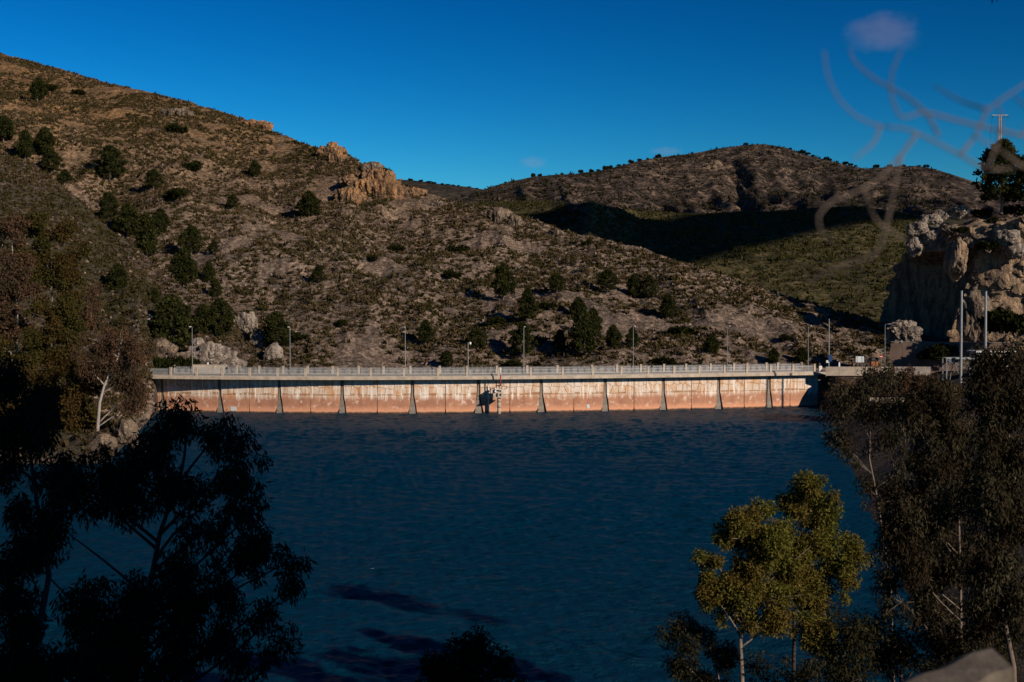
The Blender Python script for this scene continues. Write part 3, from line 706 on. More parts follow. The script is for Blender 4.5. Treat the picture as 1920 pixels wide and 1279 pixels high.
for p in PIER:
    f = face_pt(p); t, nn = normal(p); pr = MB(); ang = math.atan2(t[1], t[0])
    pf = [(.13, 6.38), (.16, 3.6), (.34, 2.2), (.64, .2), (.7, -2)]
    V = []
    for y in (.22, .6):
        for x, z in pf: V += [[-x, y, z], [x, y, z]]
    Qp = []
    for k in range(4):
        a, b, c, d = 2 * k, 2 * k + 1, 2 * k + 3, 2 * k + 2
        Qp += [[a, d, c, b], [a, a + 10, d + 10, d], [b, c, c + 10, b + 10]]
    pr.add(V, Qp + [[0, 1, 11, 10]])
    o = pr.build('pier', M['pier'], dam); o.location = (f[0] - inv[0], f[1] - inv[1], 0); o.rotation_euler = (0, 0, ang)
# railings
def rail(off, posts, name, label, bars=.2):
    root = thing(name, label, 'railing', (mid[0], mid[1], 7.0), 'railings along the crest road')
    def P3(px, z, o=off):
        f = face_pt(px); t, nn = normal(px); q = f + nn * (over(px) + o); return np.array([q[0] - inv[0], q[1] - inv[1], z - 7.0]), math.atan2(t[1], t[0])
    for p in posts:
        c, a = P3(p, 7.78); b = MB(); b.box((0, 0, 0), (.42, .32, 1.56)); b.box((0, 0, .80), (.5, .4, .08))
        o = b.build('post', M['concrete'], root); o.location = tuple(c); o.rotation_euler = (0, 0, a)
    for p, q in zip(posts[:-1], posts[1:]):
        a, _ = P3(p, 7.0); c, _ = P3(q, 7.0); L = np.linalg.norm(c - a); dd = (c - a) / L; b = MB(); ang = math.atan2(dd[1], dd[0])
        n = int(L / bars)
        for k in range(1, n):
            x = k * L / n
            if x < .24 or x > L - .24: continue
            b.box((x, 0, .74), (.055, .055, 1.30))
        b.box((L / 2, 0, .2), (L - .44, .07, .06)); b.box((L / 2, 0, 1.14), (L - .44, .06, .05))
        o = b.build('railing_bars', M['rail'], root); o['kind'] = 'stuff'; o.location = tuple(a); o.rotation_euler = (0, 0, ang)
    b = MB(); sweep(b, [(off + .16, 7.0), (off + .16, 7.1), (off - .16, 7.1), (off - .16, 7.0)], posts[0], posts[-1], 70)
    b.V = [v - inv - (0, 0, 7.0) for v in b.V]; b.build('kerb', M['concrete'], root)
rail(-.3, [236, 285, 335, 381, 427, 476, 526, 577, 636, 697, 758, 821, 875, 933, 993, 1052, 1108, 1161, 1211, 1259, 1306, 1353, 1395, 1439, 1481, 1521], 'railing', 'near railing of pale posts and grey bars facing the lake')
rail(-8.45, [262, 300, 376, 421, 465, 512, 561, 611, 663, 713, 767, 826, 881, 940, 1000, 1060, 1128, 1177, 1224, 1269, 1312, 1360, 1405, 1431, 1468, 1490, 1536], 'railing', 'far railing on the hill side of the crest road', .24)

# ------------------------------------------------------------------ lamps, poles, signs, gauge tower
def lamp():
    r = thing('street_lamp', '', 'street lamp', (0, 0, 0), 'lamps along the crest road')
    b = MB(); b.tube([(0, 0, 0), (0, 0, 4), (0, 0, 9.0)], [.085, .07, .05], 8); b.build('pole', M['steel'], r)
    b = MB(); b.tube([(0, 0, 8.95), (0, -.25, 9.08), (0, -.6, 9.12)], .035, 6); b.build('arm', M['steel'], r)
    b = MB(); b.box((0, -.85, 9.12), (.22, .6, .1)); b.box((0, -.85, 9.05), (.16, .5, .04)); b.build('lamp_head', M['white'], r)
    b = MB(); b.box((0, 0, .05), (.3, .3, .1)); b.build('base_plate', M['steel'], r); return r
def deck_pos(px, off, z=7.0): f = face_pt(px); t, nn = normal(px); q = f + nn * (over(px) + off); return (q[0], q[1], z), math.atan2(t[1], t[0])
L0 = None
for px, lb in [(337, 'leftmost street lamp, standing in front of the big dark pine'), (527, 'second street lamp from the left, beside the grey rock rib'), (757, 'third street lamp from the left, before the bare hillside'),
               (993, 'street lamp right of the red and white gauge pole'), (1208, 'street lamp just left of the cyclist by the right half of the dam'), (1391, 'street lamp on the right half of the dam, right of the cyclist'), (1542, 'last thin street lamp at the right end of the railing')]:
    pos, a = deck_pos(px, -8.1 if px < 1500 else -7.0)
    if L0 is None: L0 = lamp(); L0.location = pos; L0.rotation_euler = (0, 0, a); L0['label'] = lb
    else: dup(L0, pos, a, (1, 1, 1), lb)
p = at(1659, 688, 252); dup(L0, p, R(60), (1, 1, .93), 'street lamp in front of the brown retaining wall beyond the dam')
pos, a = deck_pos(877, -.9)
r = thing('camera_mast', 'short grey mast with a white dome camera near the dam middle', 'camera mast', pos)
b = MB(); b.tube([(0, 0, 0), (0, 0, 6.3)], [.09, .07], 8); b.build('pole', M['steel'], r)
b = MB(); b.tube([(0, 0, 6.2), (.35, 0, 6.35)], .035); b.build('bracket', M['steel'], r)
b = MB(); b.tube([(.4, 0, 6.4), (.4, 0, 6.2), (.4, 0, 6.0), (.4, 0, 5.88)], [.12, .22, .2, .08], 10); b.build('dome_camera', M['white'], r)
b = MB(); b.box((.35, -.1, .75), (.45, .3, .95)); o = b.build('cabinet', M['white'], r)
p = at(1554, 689, 260)
r = thing('antenna_pole', 'tall thick grey pole beside the dark sign at the right end of the dam', 'pole', p)
b = MB(); b.tube([(0, 0, 0), (0, 0, 5), (0, 0, 9.9)], [.13, .11, .08], 8); b.build('pole', M['steel'], r)
b = MB(); b.box((.25, -.15, 1.9), (.75, .08, 1.4)); b.build('sign_board', M['sign_blue'], r)
b = MB(); b.box((-.3, 0, 1.2), (.5, .3, .5)); b.build('control_box', M['white'], r)
# information board
p = at(1612, 688, 254)
r = thing('road_sign', 'pale rectangular sign board seen beyond the right end of the dam', 'road sign', p)
b = MB(); b.box((0, -.06, 1.5), (1.62, .05, 1.2)); b.build('sign_board', M['sign_grey'], r)
for x in (-.55, .42):
    b = MB(); b.box((x, -.1, 1.5), (.07, .02, 1.22)); b.build('sign_stripe', M['sign_blue'], r)
for x in (.45,):
    b = MB(); b.tube([(x, 0, 0), (x, 0, 2.1)], .05, 6); b.build('post', M['steel'], r)
b = MB(); b.box((0, -.06, 2.13), (1.7, .07, .06)); b.build('frame', M['sign_blue'], r)
p = at(1652, 688, 253.5)
r = thing('no_entry_sign', 'round red no entry sign with a white bar left of the retaining wall', 'traffic sign', p)
b = MB(); b.tube([(0, -.05, 2.05), (0, -.09, 2.05)], .36, 20); b.build('disc', M['red'], r)
b = MB(); b.box((0, -.105, 2.05), (.5, .02, .13)); b.build('white_bar', M['white'], r)
b = MB(); b.tube([(0, 0, 0), (0, 0, 3.5)], .05, 6); b.build('post', M['steel'], r)
b = MB(); b.box((-.1, 0, 3.5), (1.3, .1, .08)); b.build('crossbar', M['steel'], r)
p = at(1638.5, 688, 255)
r = thing('wooden_kiosk', 'small brown wooden hut with a grey roof below the shaded cliff', 'kiosk', p)
for k in range(5):
    b = MB(); b.box((0, -.6, .16 + k * .25), (1.35, .06, .235)); b.build('plank', M['wood'], r)
b = MB(); b.box((0, 0, .65), (1.3, 1.1, 1.3)); b.build('wall', M['wood'], r)
b = MB(); b.prism([(-.95, 1.3), (.95, 1.3), (.85, 1.75), (.2, 1.95), (-.2, 1.95), (-.85, 1.75)], -.95, .75); b.build('roof', M['roof_grey'], r)
bo0 = None
for px, py, D, h, wd, lb in [(1573.5, 688, 254, .8, .3, 'white bollard between the dark sign and the pale sign board'), (390, 687.5, 251, .75, .24, 'white bollard on the low wall before the cream rock'), (1538, 697, 257, 1.1, .6, 'white block closing the right end of the near railing')]:
    p = at(px, py, D); r = thing('bollard', lb, 'bollard', p)
    b = MB(); b.box((0, 0, h / 2), (wd, wd, h)); b.build('body', M['white'], r)
    b = MB(); b.tube([(0, 0, h), (0, 0, h + .08), (0, 0, h + .13)], [wd * .5, wd * .42, wd * .1], 8); b.build('cap', M['white'], r)
# low wall behind the left railing
b = MB()
a0, a1 = at(362, 700, 251), at(425, 700, 250.5)
b.box((0, 0, .65), (a1[0] - a0[0], .5, 1.9)); b.box((0, 0, 1.65), (a1[0] - a0[0] + .15, .6, .12)); o = b.build('low_wall', M['concrete']); o.location = tuple((a0 + a1) / 2)
tag(o, 'low beige wall behind the railing under the cream rock outcrop', 'wall')
# parapet right of the dam
par = thing('parapet_wall', 'long pale concrete parapet running right from the dam end', 'parapet', at(1640, 697, 251))
pc = at(1640, 697, 251)
xs_ = [1548, 1573, 1603, 1630, 1650, 1680, 1710, 1745]
for k in range(len(xs_) - 1):
    a0, a1 = at(xs_[k], 697, 252 - k * .45), at(xs_[k + 1], 697, 252 - (k + 1) * .45); d = a1 - a0; L = np.hypot(d[0], d[1])
    b = MB(); b.box((0, 0, .1), (L - .04, .4, 1.75)); o = b.build('panel', M['concrete'] if k < 5 else M['grey_concrete'], par)  # right-hand panels get a darker grey standing in for the shade there
    o.location = tuple((a0 + a1) / 2 - pc); o.rotation_euler = (0, 0, math.atan2(d[1], d[0]))
# brown retaining wall
rw = thing('retaining_wall', 'tall dark brown retaining wall below the black cliff face', 'retaining wall', at(1740, 690, 252))
rc = at(1740, 690, 252)
xs_ = [1662, 1692, 1727, 1762, 1797, 1832, 1870, 1910]
for k in range(len(xs_) - 1):
    a0, a1 = at(xs_[k], 690, 254.5 - k * .8), at(xs_[k + 1], 690, 254.5 - (k + 1) * .8); d = a1 - a0; L = np.hypot(d[0], d[1])
    h = 5.0 if k else 4.9
    b = MB(); dx = .9 if k == 0 else 0
    b.add([[-L / 2, 0, -.6], [L / 2 - .03, 0, -.6], [L / 2 - .03, 0, h], [-L / 2 + dx, 0, h], [-L / 2, .9, -.6], [L / 2 - .03, .9, -.6], [L / 2 - .03, .6, h], [-L / 2 + dx, .6, h]],
          [[0, 1, 2, 3], [4, 7, 6, 5], [0, 3, 7, 4], [1, 5, 6, 2], [3, 2, 6, 7], [0, 4, 5, 1]])
    o = b.build('wall_panel', M['brown_concrete'], rw); o.location = tuple((a0 + a1) / 2 - rc); o.rotation_euler = (0, 0, math.atan2(d[1], d[0]))
b = MB(); a0, a1 = at(1671, 690, 254.4) - rc, at(1910, 690, 248.9) - rc; m_ = (a0 + a1) / 2; d = a1 - a0
b.box((m_[0], m_[1] + .3, 5.08), (np.hypot(d[0], d[1]), .9, .1), math.atan2(d[1], d[0])); b.build('coping', M['grey_concrete'], rw)
# lower terrace walls
p = at(1664, 750, 205)
r = thing('terrace_wall', 'pale concrete kerb slab low on the right bank under the bushes', 'kerb wall', p)
for k, x in enumerate((-2.05, -.05, 1.75)):
    b = MB(); b.box((x, k * .05, 0), (1.85, .8, .75), R(-3)); b.build('slab', M['concrete'] if k != 1 else M['grey_concrete'], r)
p = at(1732, 738, 212); b = MB(); b.box((0, 0, 0), (4.2, .4, .22), R(-2)); o = b.build('terrace_rail', M['grey_concrete']); o.location = tuple(p); tag(o, 'thin grey slab edge above the pale kerb slab on the right bank', 'slab')
# steel frame and two tall poles
p = at(1801, 715, 226); s = 226 / FPX
r = thing('metal_gantry', 'light steel gantry frame at the foot of the left tall pole', 'steel frame', p)
def fp(px, py, dy=0): q = at(px, py, 226) - p; q[1] += dy; return q
for dy in (0, 2.0):
    for x in (1774.5, 1826):
        b = MB(); b.tube([fp(x, 740, dy), fp(x, 672, dy)], .11, 6); b.build('leg', M['steel'], r)
    b = MB(); q = (fp(1774, 672, dy) + fp(1827, 672, dy)) / 2; b.box(q, (53 * s, .16, .26)); b.build('beam', M['steel'], r)
    for (xa, ya), (xb, yb) in [((1781, 712), (1788, 674)), ((1788, 674), (1797, 700)), ((1780, 674), (1808, 690)), ((1813, 690), (1816, 674)), ((1817, 674), (1821, 695))]:
        b = MB(); b.tube([fp(xa, ya, dy), fp(xb, yb, dy)], .06, 5); b.build('brace', M['steel'], r)
for x in (1774.5, 1826):
    b = MB(); q = fp(x, 672); b.box(q + (0, 1.0, .002), (.12, 1.8, .2)); b.build('beam', M['steel'], r)
for px, top, bot, D, lb in [(1801, 546, 740, 225, 'left of the two tall grey steel poles before the black cliff'), (1847, 547, 690, 225, 'right of the two tall grey steel poles before the cliff')]:
    q = at(px, bot, D); h = at(px, top, D)[2] - q[2]; b = MB(); b.tube([(0, 0, 0), (0, 0, h * .5), (0, 0, h)], [.26, .24, .2], 10); b.tube([(0, 0, h), (0, 0, h + .08)], .24, 10)
    o = b.build('steel_pole', M['steel']); o.location = tuple(q); tag(o, lb, 'steel pole', 'two tall steel poles')
p = at(1868, 700, 232)
r = thing('utility_building', 'low white building half hidden behind the right eucalyptus', 'building', p)
b = MB(); b.box((0, 1.5, 1.9), (7.2, 4, 3.8)); b.build('wall', M['concrete'], r)
b = MB(); b.box((0, 1.4, 3.95), (8, 4.8, .28)); b.build('roof', M['white'], r)
for x in (-2.2, .2, 2.4):
    b = MB(); b.box((x, -.54, 2.1), (1.1, .08, 1.3)); f = b.build('window', M['glass'], r)
b = MB(); b.tube([(-2.5, -.9, -.4), (-2.5, -.9, 3.8)], .1); b.build('column', M['white'], r)
# pylon
p = at(1874, 330, 345)
r = thing('power_pylon', 'concrete power pole with a crossarm standing behind the cliff top pine', 'power pole', p)
top = at(1874, 216, 345)[2] - p[2]
for x in (-.45, .45):
    b = MB(); b.tube([(x, 0, 0), (x * .55, 0, top)], [.17, .13], 6); b.build('leg', M['concrete'], r)
for k in range(7):
    z = top * (k + .5) / 7; b = MB(); b.box((0, 0, z), (.8, .08, .12)); b.build('rung', M['concrete'], r)
b = MB(); b.box((0, 0, top), (4.3, .2, .2)); b.build('crossarm', M['steel'], r)
for x in (-2.1, 1.2, 2.1):
    b = MB(); b.tube([(x, 0, top), (x + .03, 0, top - .35), (x, 0, top - .75)], [.05, .13, .05], 6); b.build('insulator', M['black'], r)
b = MB(); b.tube([(-2.1, 0, top - .7), (-2.3, .4, top - 4), (-2.4, .6, top - 7)], .03, 4); b.build('cable', M['black'], r)
# gauge station in front of the wall
gf = face_pt(930); gt, gn = normal(930); gc = gf + gn * 2.5
r = thing('gauge_station', 'gauge cabin on a round column with a red and white pole at the dam middle', 'gauge station', (gc[0], gc[1], 0), rz=math.atan2(gt[1], gt[0]))
b = MB()
for k in range(5): b.tube([(.25, 0, -2 + k * 1.05), (.25, 0, -2 + k * 1.05 + 1.0)], .34, 14)
b.tube([(.25, 0, -2), (.25, 0, 3.1)], .31, 12); b.build('column', M['concrete'], r, True)
b = MB(); b.box((.1, .1, 3.15), (2.0, 1.7, .14)); b.build('platform', M['concrete'], r)
b = MB(); b.box((-.1, .35, 3.85), (1.5, 1.1, 1.25)); b.box((.45, -.35, 3.6), (1.0, .5, .8)); b.build('cabin', M['concrete'], r)
b = MB(); b.box((.45, -.61, 3.62), (.34, .03, .42)); b.build('hatch', M['black'], r)
b = MB(); b.box((.4, .0, 4.55), (1.9, 1.5, .1), 0, 0, .12); b.build('canopy', M['white'], r)
b = MB(); b.tube([(-.5, -.4, 4.1), (-.5, -.4, 4.9)], .22, 10); b.build('drum', M['white'], r)
b = MB(); b.tube([(-.6, .3, 4.9), (-1.4, .1, 4.55), (-1.75, 0, 3.9)], .07, 6); b.build('arm', M['black'], r)
b = MB(); b.tube([(.9, -.3, 4.4), (1.7, -.45, 4.9)], .05, 6); b.tube([(1.7, -.45, 4.75), (1.7, -.45, 5.25)], .1, 8); b.build('arm', M['grey_concrete'], r)
for k in range(3):
    b = MB(); b.tube([(-.2 + .5 * k, .1, 4.5), (-.2 + .5 * k, .1, 6.0)], .06, 6); b.build('strut', M['black'], r)
b = MB(); b.tube([(.45, -.75, 5.3), (.45, -.75, 7.3)], .11, 10); b.build('pole', M['red'], r, True)
b = MB(); b.tube([(.45, -.75, 7.3), (.45, -.75, 8.7)], .13, 10); b.build('pole_top', M['white'], r, True)
b = MB(); b.box((.2, -.3, 5.3), (.7, 1.0, .12)); b.build('bracket', M['black'], r)
gp = face_pt(915); t, nn = normal(915); q = gp + nn * .25
r = thing('drain_pipe', 'thin white pipe down the dam face left of the gauge column', 'pipe', (q[0], q[1], 0))
b = MB(); b.tube([(0, 0, -1.5), (0, 0, 5.2)], .085, 8); b.build('pipe', M['white'], r, True)
for z in (1, 2.6, 4.2):
    b = MB(); b.box((0, .08, z), (.3, .2, .06)); b.build('clamp', M['steel'], r)
# little things on the wall
for px, z, wd, h, lb in [(437, .75, 1.2, .8, 'white painted plate low on the dam face near the left tree'), (1103, 1.0, .5, .8, 'small white mark plate on the right half of the dam face')]:
    f = face_pt(px); t, nn = normal(px); q = f + nn * .06; b = MB(); b.box((0, 0, 0), (wd, .04, h)); o = b.build('plate', M['sign_grey']); o.location = (q[0], q[1], z); o.rotation_euler = (0, 0, math.atan2(t[1], t[0])); tag(o, lb, 'plate')

# ------------------------------------------------------------------ cyclists and the parked car
def cyclist(px, label, rz, jersey, helmet):
    pos, a = deck_pos(px, -3.2, 7.02)
    bk = thing('bicycle', label[0], 'bicycle', pos, rz=a + rz)
    for x in (-.52, .52):
        b = MB(); A_ = np.linspace(0, 2 * math.pi, 19); b.tube([(x + .33 * math.cos(q), 0, .34 + .33 * math.sin(q)) for q in A_], .022, 6, False); w_ = b.build('wheel', M['black'], bk)
        b = MB()
        for k in range(6): q = k * math.pi / 6; b.tube([(x - .33 * math.cos(q), 0, .34 - .33 * math.sin(q)), (x + .33 * math.cos(q), 0, .34 + .33 * math.sin(q))], .005, 4, False)
        b.build('spokes', M['steel'], w_)
    b = MB()
    for s_, e_ in [((-.52, .34), (0, .32)), ((0, .32), (-.17, .85)), ((-.52, .34), (-.15, .78)), ((-.15, .78), (.38, .82)), ((0, .32), (.40, .72)), ((.52, .34), (.36, .95))]: b.tube([(s_[0], 0, s_[1]), (e_[0], 0, e_[1])], .02, 6)
    b.build('frame', M['white'], bk)
    b = MB(); b.tube([(.36, -.22, .98), (.38, 0, .97), (.36, .22, .98)], .018, 6); b.build('handlebar', M['black'], bk)
    b = MB(); b.tube([(-.32, 0, .92), (-.2, 0, .94), (-.04, 0, .92)], [.08, .07, .02], 8); b.build('saddle', M['black'], bk)
    # rider: one continuous skinned body
    jn = [(-.18, 0, .98), (-.10, 0, 1.18), (.08, 0, 1.42), (.14, 0, 1.50), (.20, 0, 1.56), (.25, 0, 1.66),
          (-.16, .12, .95), (.16, .13, .78), (.02, .12, .42), (.12, .12, .30),
          (-.16, -.12, .95), (.20, -.13, .90), (.02, -.12, .50), (.14, -.12, .46),
          (.06, .20, 1.42), (.20, .24, 1.20), (.36, .22, 1.02), (.06, -.20, 1.42), (.20, -.24, 1.20), (.36, -.22, 1.02), (.25, 0, 1.74)]
    ed = [(0, 1), (1, 2), (2, 3), (3, 4), (4, 5), (5, 20), (0, 6), (6, 7), (7, 8), (8, 9), (0, 10), (10, 11), (11, 12), (12, 13), (2, 14), (14, 15), (15, 16), (2, 17), (17, 18), (18, 19)]
    rd = [.15, .15, .17, .08, .06, .10, .11, .08, .05, .05, .11, .08, .05, .05, .06, .045, .035, .06, .045, .035, .09]
    me = bpy.data.meshes.new('body'); me.from_pydata(jn, ed, [])
    o = obj('person', me, M[jersey]); o.location = pos; o.rotation_euler = (0, 0, a + rz); tag(o, label[1], 'person')
    sk_ = o.modifiers.new('skin', 'SKIN'); 
    for i_, v in enumerate(me.skin_vertices[0].data): v.radius = (rd[i_], rd[i_])
    me.skin_vertices[0].data[0].use_root = True
    ss = o.modifiers.new('sub', 'SUBSURF'); ss.levels = 2; ss.render_levels = 2
    V, T = ICO[3]
    hv = V[V[:, 2] > -.15]; h = obj('helmet', mesh('helmet', V * (.15, .12, .10) * np.where(V[:, 2:3] < -.1, .8, 1), T, True), M[helmet], o); h.location = (.25, 0, 1.76)
    h = obj('head', mesh('head', V * (.085, .075, .11), T, True), M['skin'], o); h.location = (.27, 0, 1.67)
cyclist(1228, ('bicycle under the dark rider on the right half of the dam', 'cyclist in dark clothes crossing the dam behind the near railing'), math.pi, 'dark_cloth', 'black')
cyclist(423, ('bicycle ridden by the person in a white helmet near the left end', 'cyclist in a white helmet near the left end of the dam'), -1.2, 'dark_cloth', 'white')
def car(px, label):
    pos, a = deck_pos(px, -3.4, 7.02); r = thing('parked_car', label, 'car', pos, rz=a + 1.2)
    b = MB(); prof = [(-2, .35), (-2.05, .75), (-1.9, .92), (-1.0, .98), (-.5, 1.42), (.9, 1.45), (1.6, 1.0), (2.0, .9), (2.05, .5), (1.95, .3)]
    b.prism(prof, -.82, .82); b.build('body', M['white'], r)
    b = MB(); b.prism([(-.88, 1.0), (-.45, 1.36), (.85, 1.39), (1.4, 1.02)], -.83, .83); b.build('windows', M['glass'], r)
    b = MB(); b.box((-.80, 0, 1.17), (.03, 1.4, .36), 0, 0, .82); b.build('windscreen', M['glass'], r)
    for x in (-1.25, 1.25):
        for y in (-.78, .78):
            b = MB(); b.tube([(x, y - .1, .32), (x, y + .1, .32)], .32, 14); w_ = b.build('wheel', M['black'], r)
            b = MB(); b.tube([(x, y - .11, .32), (x, y + .11, .32)], .18, 10); b.build('rim', M['steel'], w_)
    for y in (-.6, .6): b = MB(); b.box((-2.05, y, .72), (.04, .3, .14)); b.build('headlight', M['sign_grey'], r)
car(254, 'small white car on the crest road half hidden by the rust coloured tree')

# ------------------------------------------------------------------ trees
def leaves(cen, rad, n, L, Wd, droop=.0, shell=.5, up=0.):
    "leaf blades spread through ellipsoid clumps; cen (k,3), rad (k,3)"
    k = len(cen); vol = rad.prod(1) ** (2 / 3.); vol /= vol.sum(); i = rng.choice(k, n, p=vol)
    d = rng.normal(size=(n, 3)); d /= np.linalg.norm(d, axis=1)[:, None]
    q = rng.random((n, 1)) ** (shell); P = cen[i] + d * q * rad[i]
    a = rng.normal(size=(n, 3)) + np.array([0, 0, -droop * 2 + up]) + d * .5; a /= np.linalg.norm(a, axis=1)[:, None]
    s = np.cross(a, rng.normal(size=(n, 3))); s /= np.linalg.norm(s, axis=1)[:, None]
    l = (L * (.6 + .8 * rng.random((n, 1)))); wd = Wd * (.7 + .6 * rng.random((n, 1)))
    V = np.stack([P, P + a * l * .45 + s * wd * .5, P + a * l, P + a * l * .45 - s * wd * .5], 1).reshape(-1, 3)
    return V, np.arange(n * 4).reshape(-1, 4)
def curve(p, q, bend=.15, n=5):
    p, q = np.array(p, float), np.array(q, float); t = np.linspace(0, 1, n)[:, None]; L = np.linalg.norm(q - p)
    off = rng.normal(size=3) * bend * L * .5; off[2] = abs(off[2]) * .3
    return p * (1 - t) + q * t + off * (4 * t * (1 - t)) * .5
def lobe_tree(name, label, cat, base, trunk, lobes, leaf, bark, nclump, nleaf, L, Wd, droop, csize=.33, group=None, trad=.2, skeleton=None, shell=.5, thin=.02, branch_to=None):
    """base: world; trunk: list of world points from base up; lobes: list of (center, (rx,ry,rz)) in world"""
    base = np.array(base, float); r = thing(name, label, cat, base, group)
    trunk = np.array(trunk, float) - base; lob = [(np.array(c) - base, np.array(s, float)) for c, s in lobes]
    tb = MB(); tb.tube(trunk, np.linspace(trad, trad * .35, len(trunk)), 7)
    tb.build('trunk', M[bark], r, True)
    wt = np.array([s[0] * s[2] for _, s in lob]); wt /= wt.sum()
    cen, rad = [], []; lb = MB(); nleaf = int(nleaf * 1.75); Wd *= 1.4; csize *= 1.3
    tt = np.linspace(0, 1, 30); dense = np.stack([np.interp(tt, np.linspace(0, 1, len(trunk)), trunk[:, c]) for c in range(3)], -1)
    for (c, s), w_ in zip(lob, wt):
        k = max(2, int(round(nclump * w_))); hd = np.min(np.linalg.norm((dense - c)[:, :2], axis=1)); j = int(np.argmin(np.linalg.norm((dense - c + (0, 0, s[2] * .6 + hd * 1.1)) * (.3, .3, 1), axis=1))); root = dense[max(j, 3)]
        lb.tube(curve(root, c, .25, 6), np.linspace(trad * .4, thin * 1.3, 6), 5)
        for _ in range(k):
            q = c + rng.normal(size=3) * s * .50
            cen.append(q); rs = csize * (.35 + 1.0 * rng.random() ** 1.3); rad.append([rs * 1.15, rs * 1.15, rs * (.9 + droop * .6)])
            if rng.random() < .8: lb.tube(curve(c, q, .3, 4), np.linspace(thin, thin * .4, 4), 4)
    lb.build('branches', M[bark], r, True)
    cen = np.array(cen); rad = np.array(rad)
    V, Q = leaves(cen, rad, nleaf, L, Wd, droop, shell); o = obj('crown', mesh('crown', V, Q), M[leaf], r)
    return r
def pxlobes(D, items, depth=1.0):
    out = []
    for it in items:
        px, py, rx, rz = it[:4]; dd = it[4] if len(it) > 4 else 0; s = (D + dd) / FPX
        out.append((at(px, py, D + dd), (rx * s, max(rx, rz) * s * depth, rz * s)))
    return out
# prototypes of hillside pines (unit: metres, about 8 m tall)
def pine_mesh(seed, h=8., wfac=.36, lean=0.):
    global rng
    keep = rng; rng = np.random.default_rng(seed)
    cen, rad = [], []; tb = MB(); tp = np.array([(0, 0, -.6), (lean * .3, 0, h * .4), (lean, .1, h * .93)])
    n = 74
    for k in range(n):
        t = (k + .5) / n; z = h * (.10 + .86 * t); prof = wfac * h * (math.sin(math.pi * min(1, .22 + t * .80)) ** .75) * (1 - .28 * t)
        a = k * 2.4 + rng.random(); rr = prof * (.25 + .9 * rng.random() ** .7)
        x0 = lean * t; cen.append([x0 + rr * math.cos(a), rr * math.sin(a), z + .25 * rr]); z += rng.normal() * .25; s = .38 + .5 * rng.random(); rad.append([s * h / 8, s * h / 8, s * .75 * h / 8])
        if k % 3 == 0: tb.tube([(x0 * .8, 0, z - .6), cen[-1]], [.06, .02], 4)
    tb.tube(tp, [.17, .12, .03], 6)
    V, Q = leaves(np.array(cen), np.array(rad), 5600, .5 * h / 8, .26 * h / 8, 0, .5, .6)
    rng = keep
    me = mesh('crown', V, Q); me.materials.append(M['pine'])
    F = [np.concatenate(tb.Q)] + ([np.concatenate(tb.T)] if tb.T else []); mt = mesh('trunk', np.concatenate(tb.V), F); mt.materials.append(M['bark'])
    return me, mt
PM = [pine_mesh(100 + k, 8., (.30, .36, .42, .34, .26, .46)[k], (0, .3, 0, -.5, .2, .1)[k]) for k in range(6)]
def bush_mesh(seed):
    global rng
    keep = rng; rng = np.random.default_rng(seed); a = rng.random(14) * 6.28; rr = rng.random(14) ** .5 * .8
    cen = np.stack([rr * np.cos(a) * 1.2, rr * np.sin(a), .3 + .55 * rng.random(14) * (1.1 - rr)], -1); rad = np.full((14, 3), .32)
    V, Q = leaves(cen, rad, 1300, .24, .15, 0, .5, .4); rng = keep
    me = mesh('foliage', V, Q); me.materials.append(M['bush'])
    tb = MB(); [tb.tube([(0, 0, -.2), tuple(c)], [.05, .015], 4) for c in cen[:6]]; mt = mesh('stem', np.concatenate(tb.V), [np.concatenate(tb.Q), np.concatenate(tb.T)]); mt.materials.append(M['bark'])
    return me, mt
BM = [bush_mesh(200 + k) for k in range(3)]
def pine(px, py, hpx, label, w=1.0, S=None, k=None, D=None, hz=None):
    p = locate(S or S_main, px, py, 242) if D is None else at(px, py, D)
    s = p[1] / FPX; h = hpx * s; k = k if k is not None else int(px * 7 + py) % 6; sc = h / 7.6; w *= 1.06
    r = thing('pine_tree', label, 'pine tree', p, 'pines scattered on the hillsides', rz=(px * 13 % 628) / 100.)
    r.scale = (sc * w, sc * w, sc); me, mt = PM[k]
    for nm, m_ in (('crown', me), ('trunk', mt)): o = bpy.data.objects.new(nm, m_); C.objects.link(o); o.parent = r
    return r
def bush(px, py, hpx, label, w=1.3, S=None, D=None):
    p = locate(S or S_main, px, py, 242) if D is None else at(px, py, D)
    h = hpx * p[1] / FPX; r = thing('bush', label, 'bush', p, 'dark round bushes on the hillsides', rz=(px * 11 % 628) / 100.)
    r.scale = (h * w, h * w, h * 1.05); me, mt = BM[int(px) % 3]
    for nm, m_ in (('foliage', me), ('stem', mt)): o = bpy.data.objects.new(nm, m_); C.objects.link(o); o.parent = r
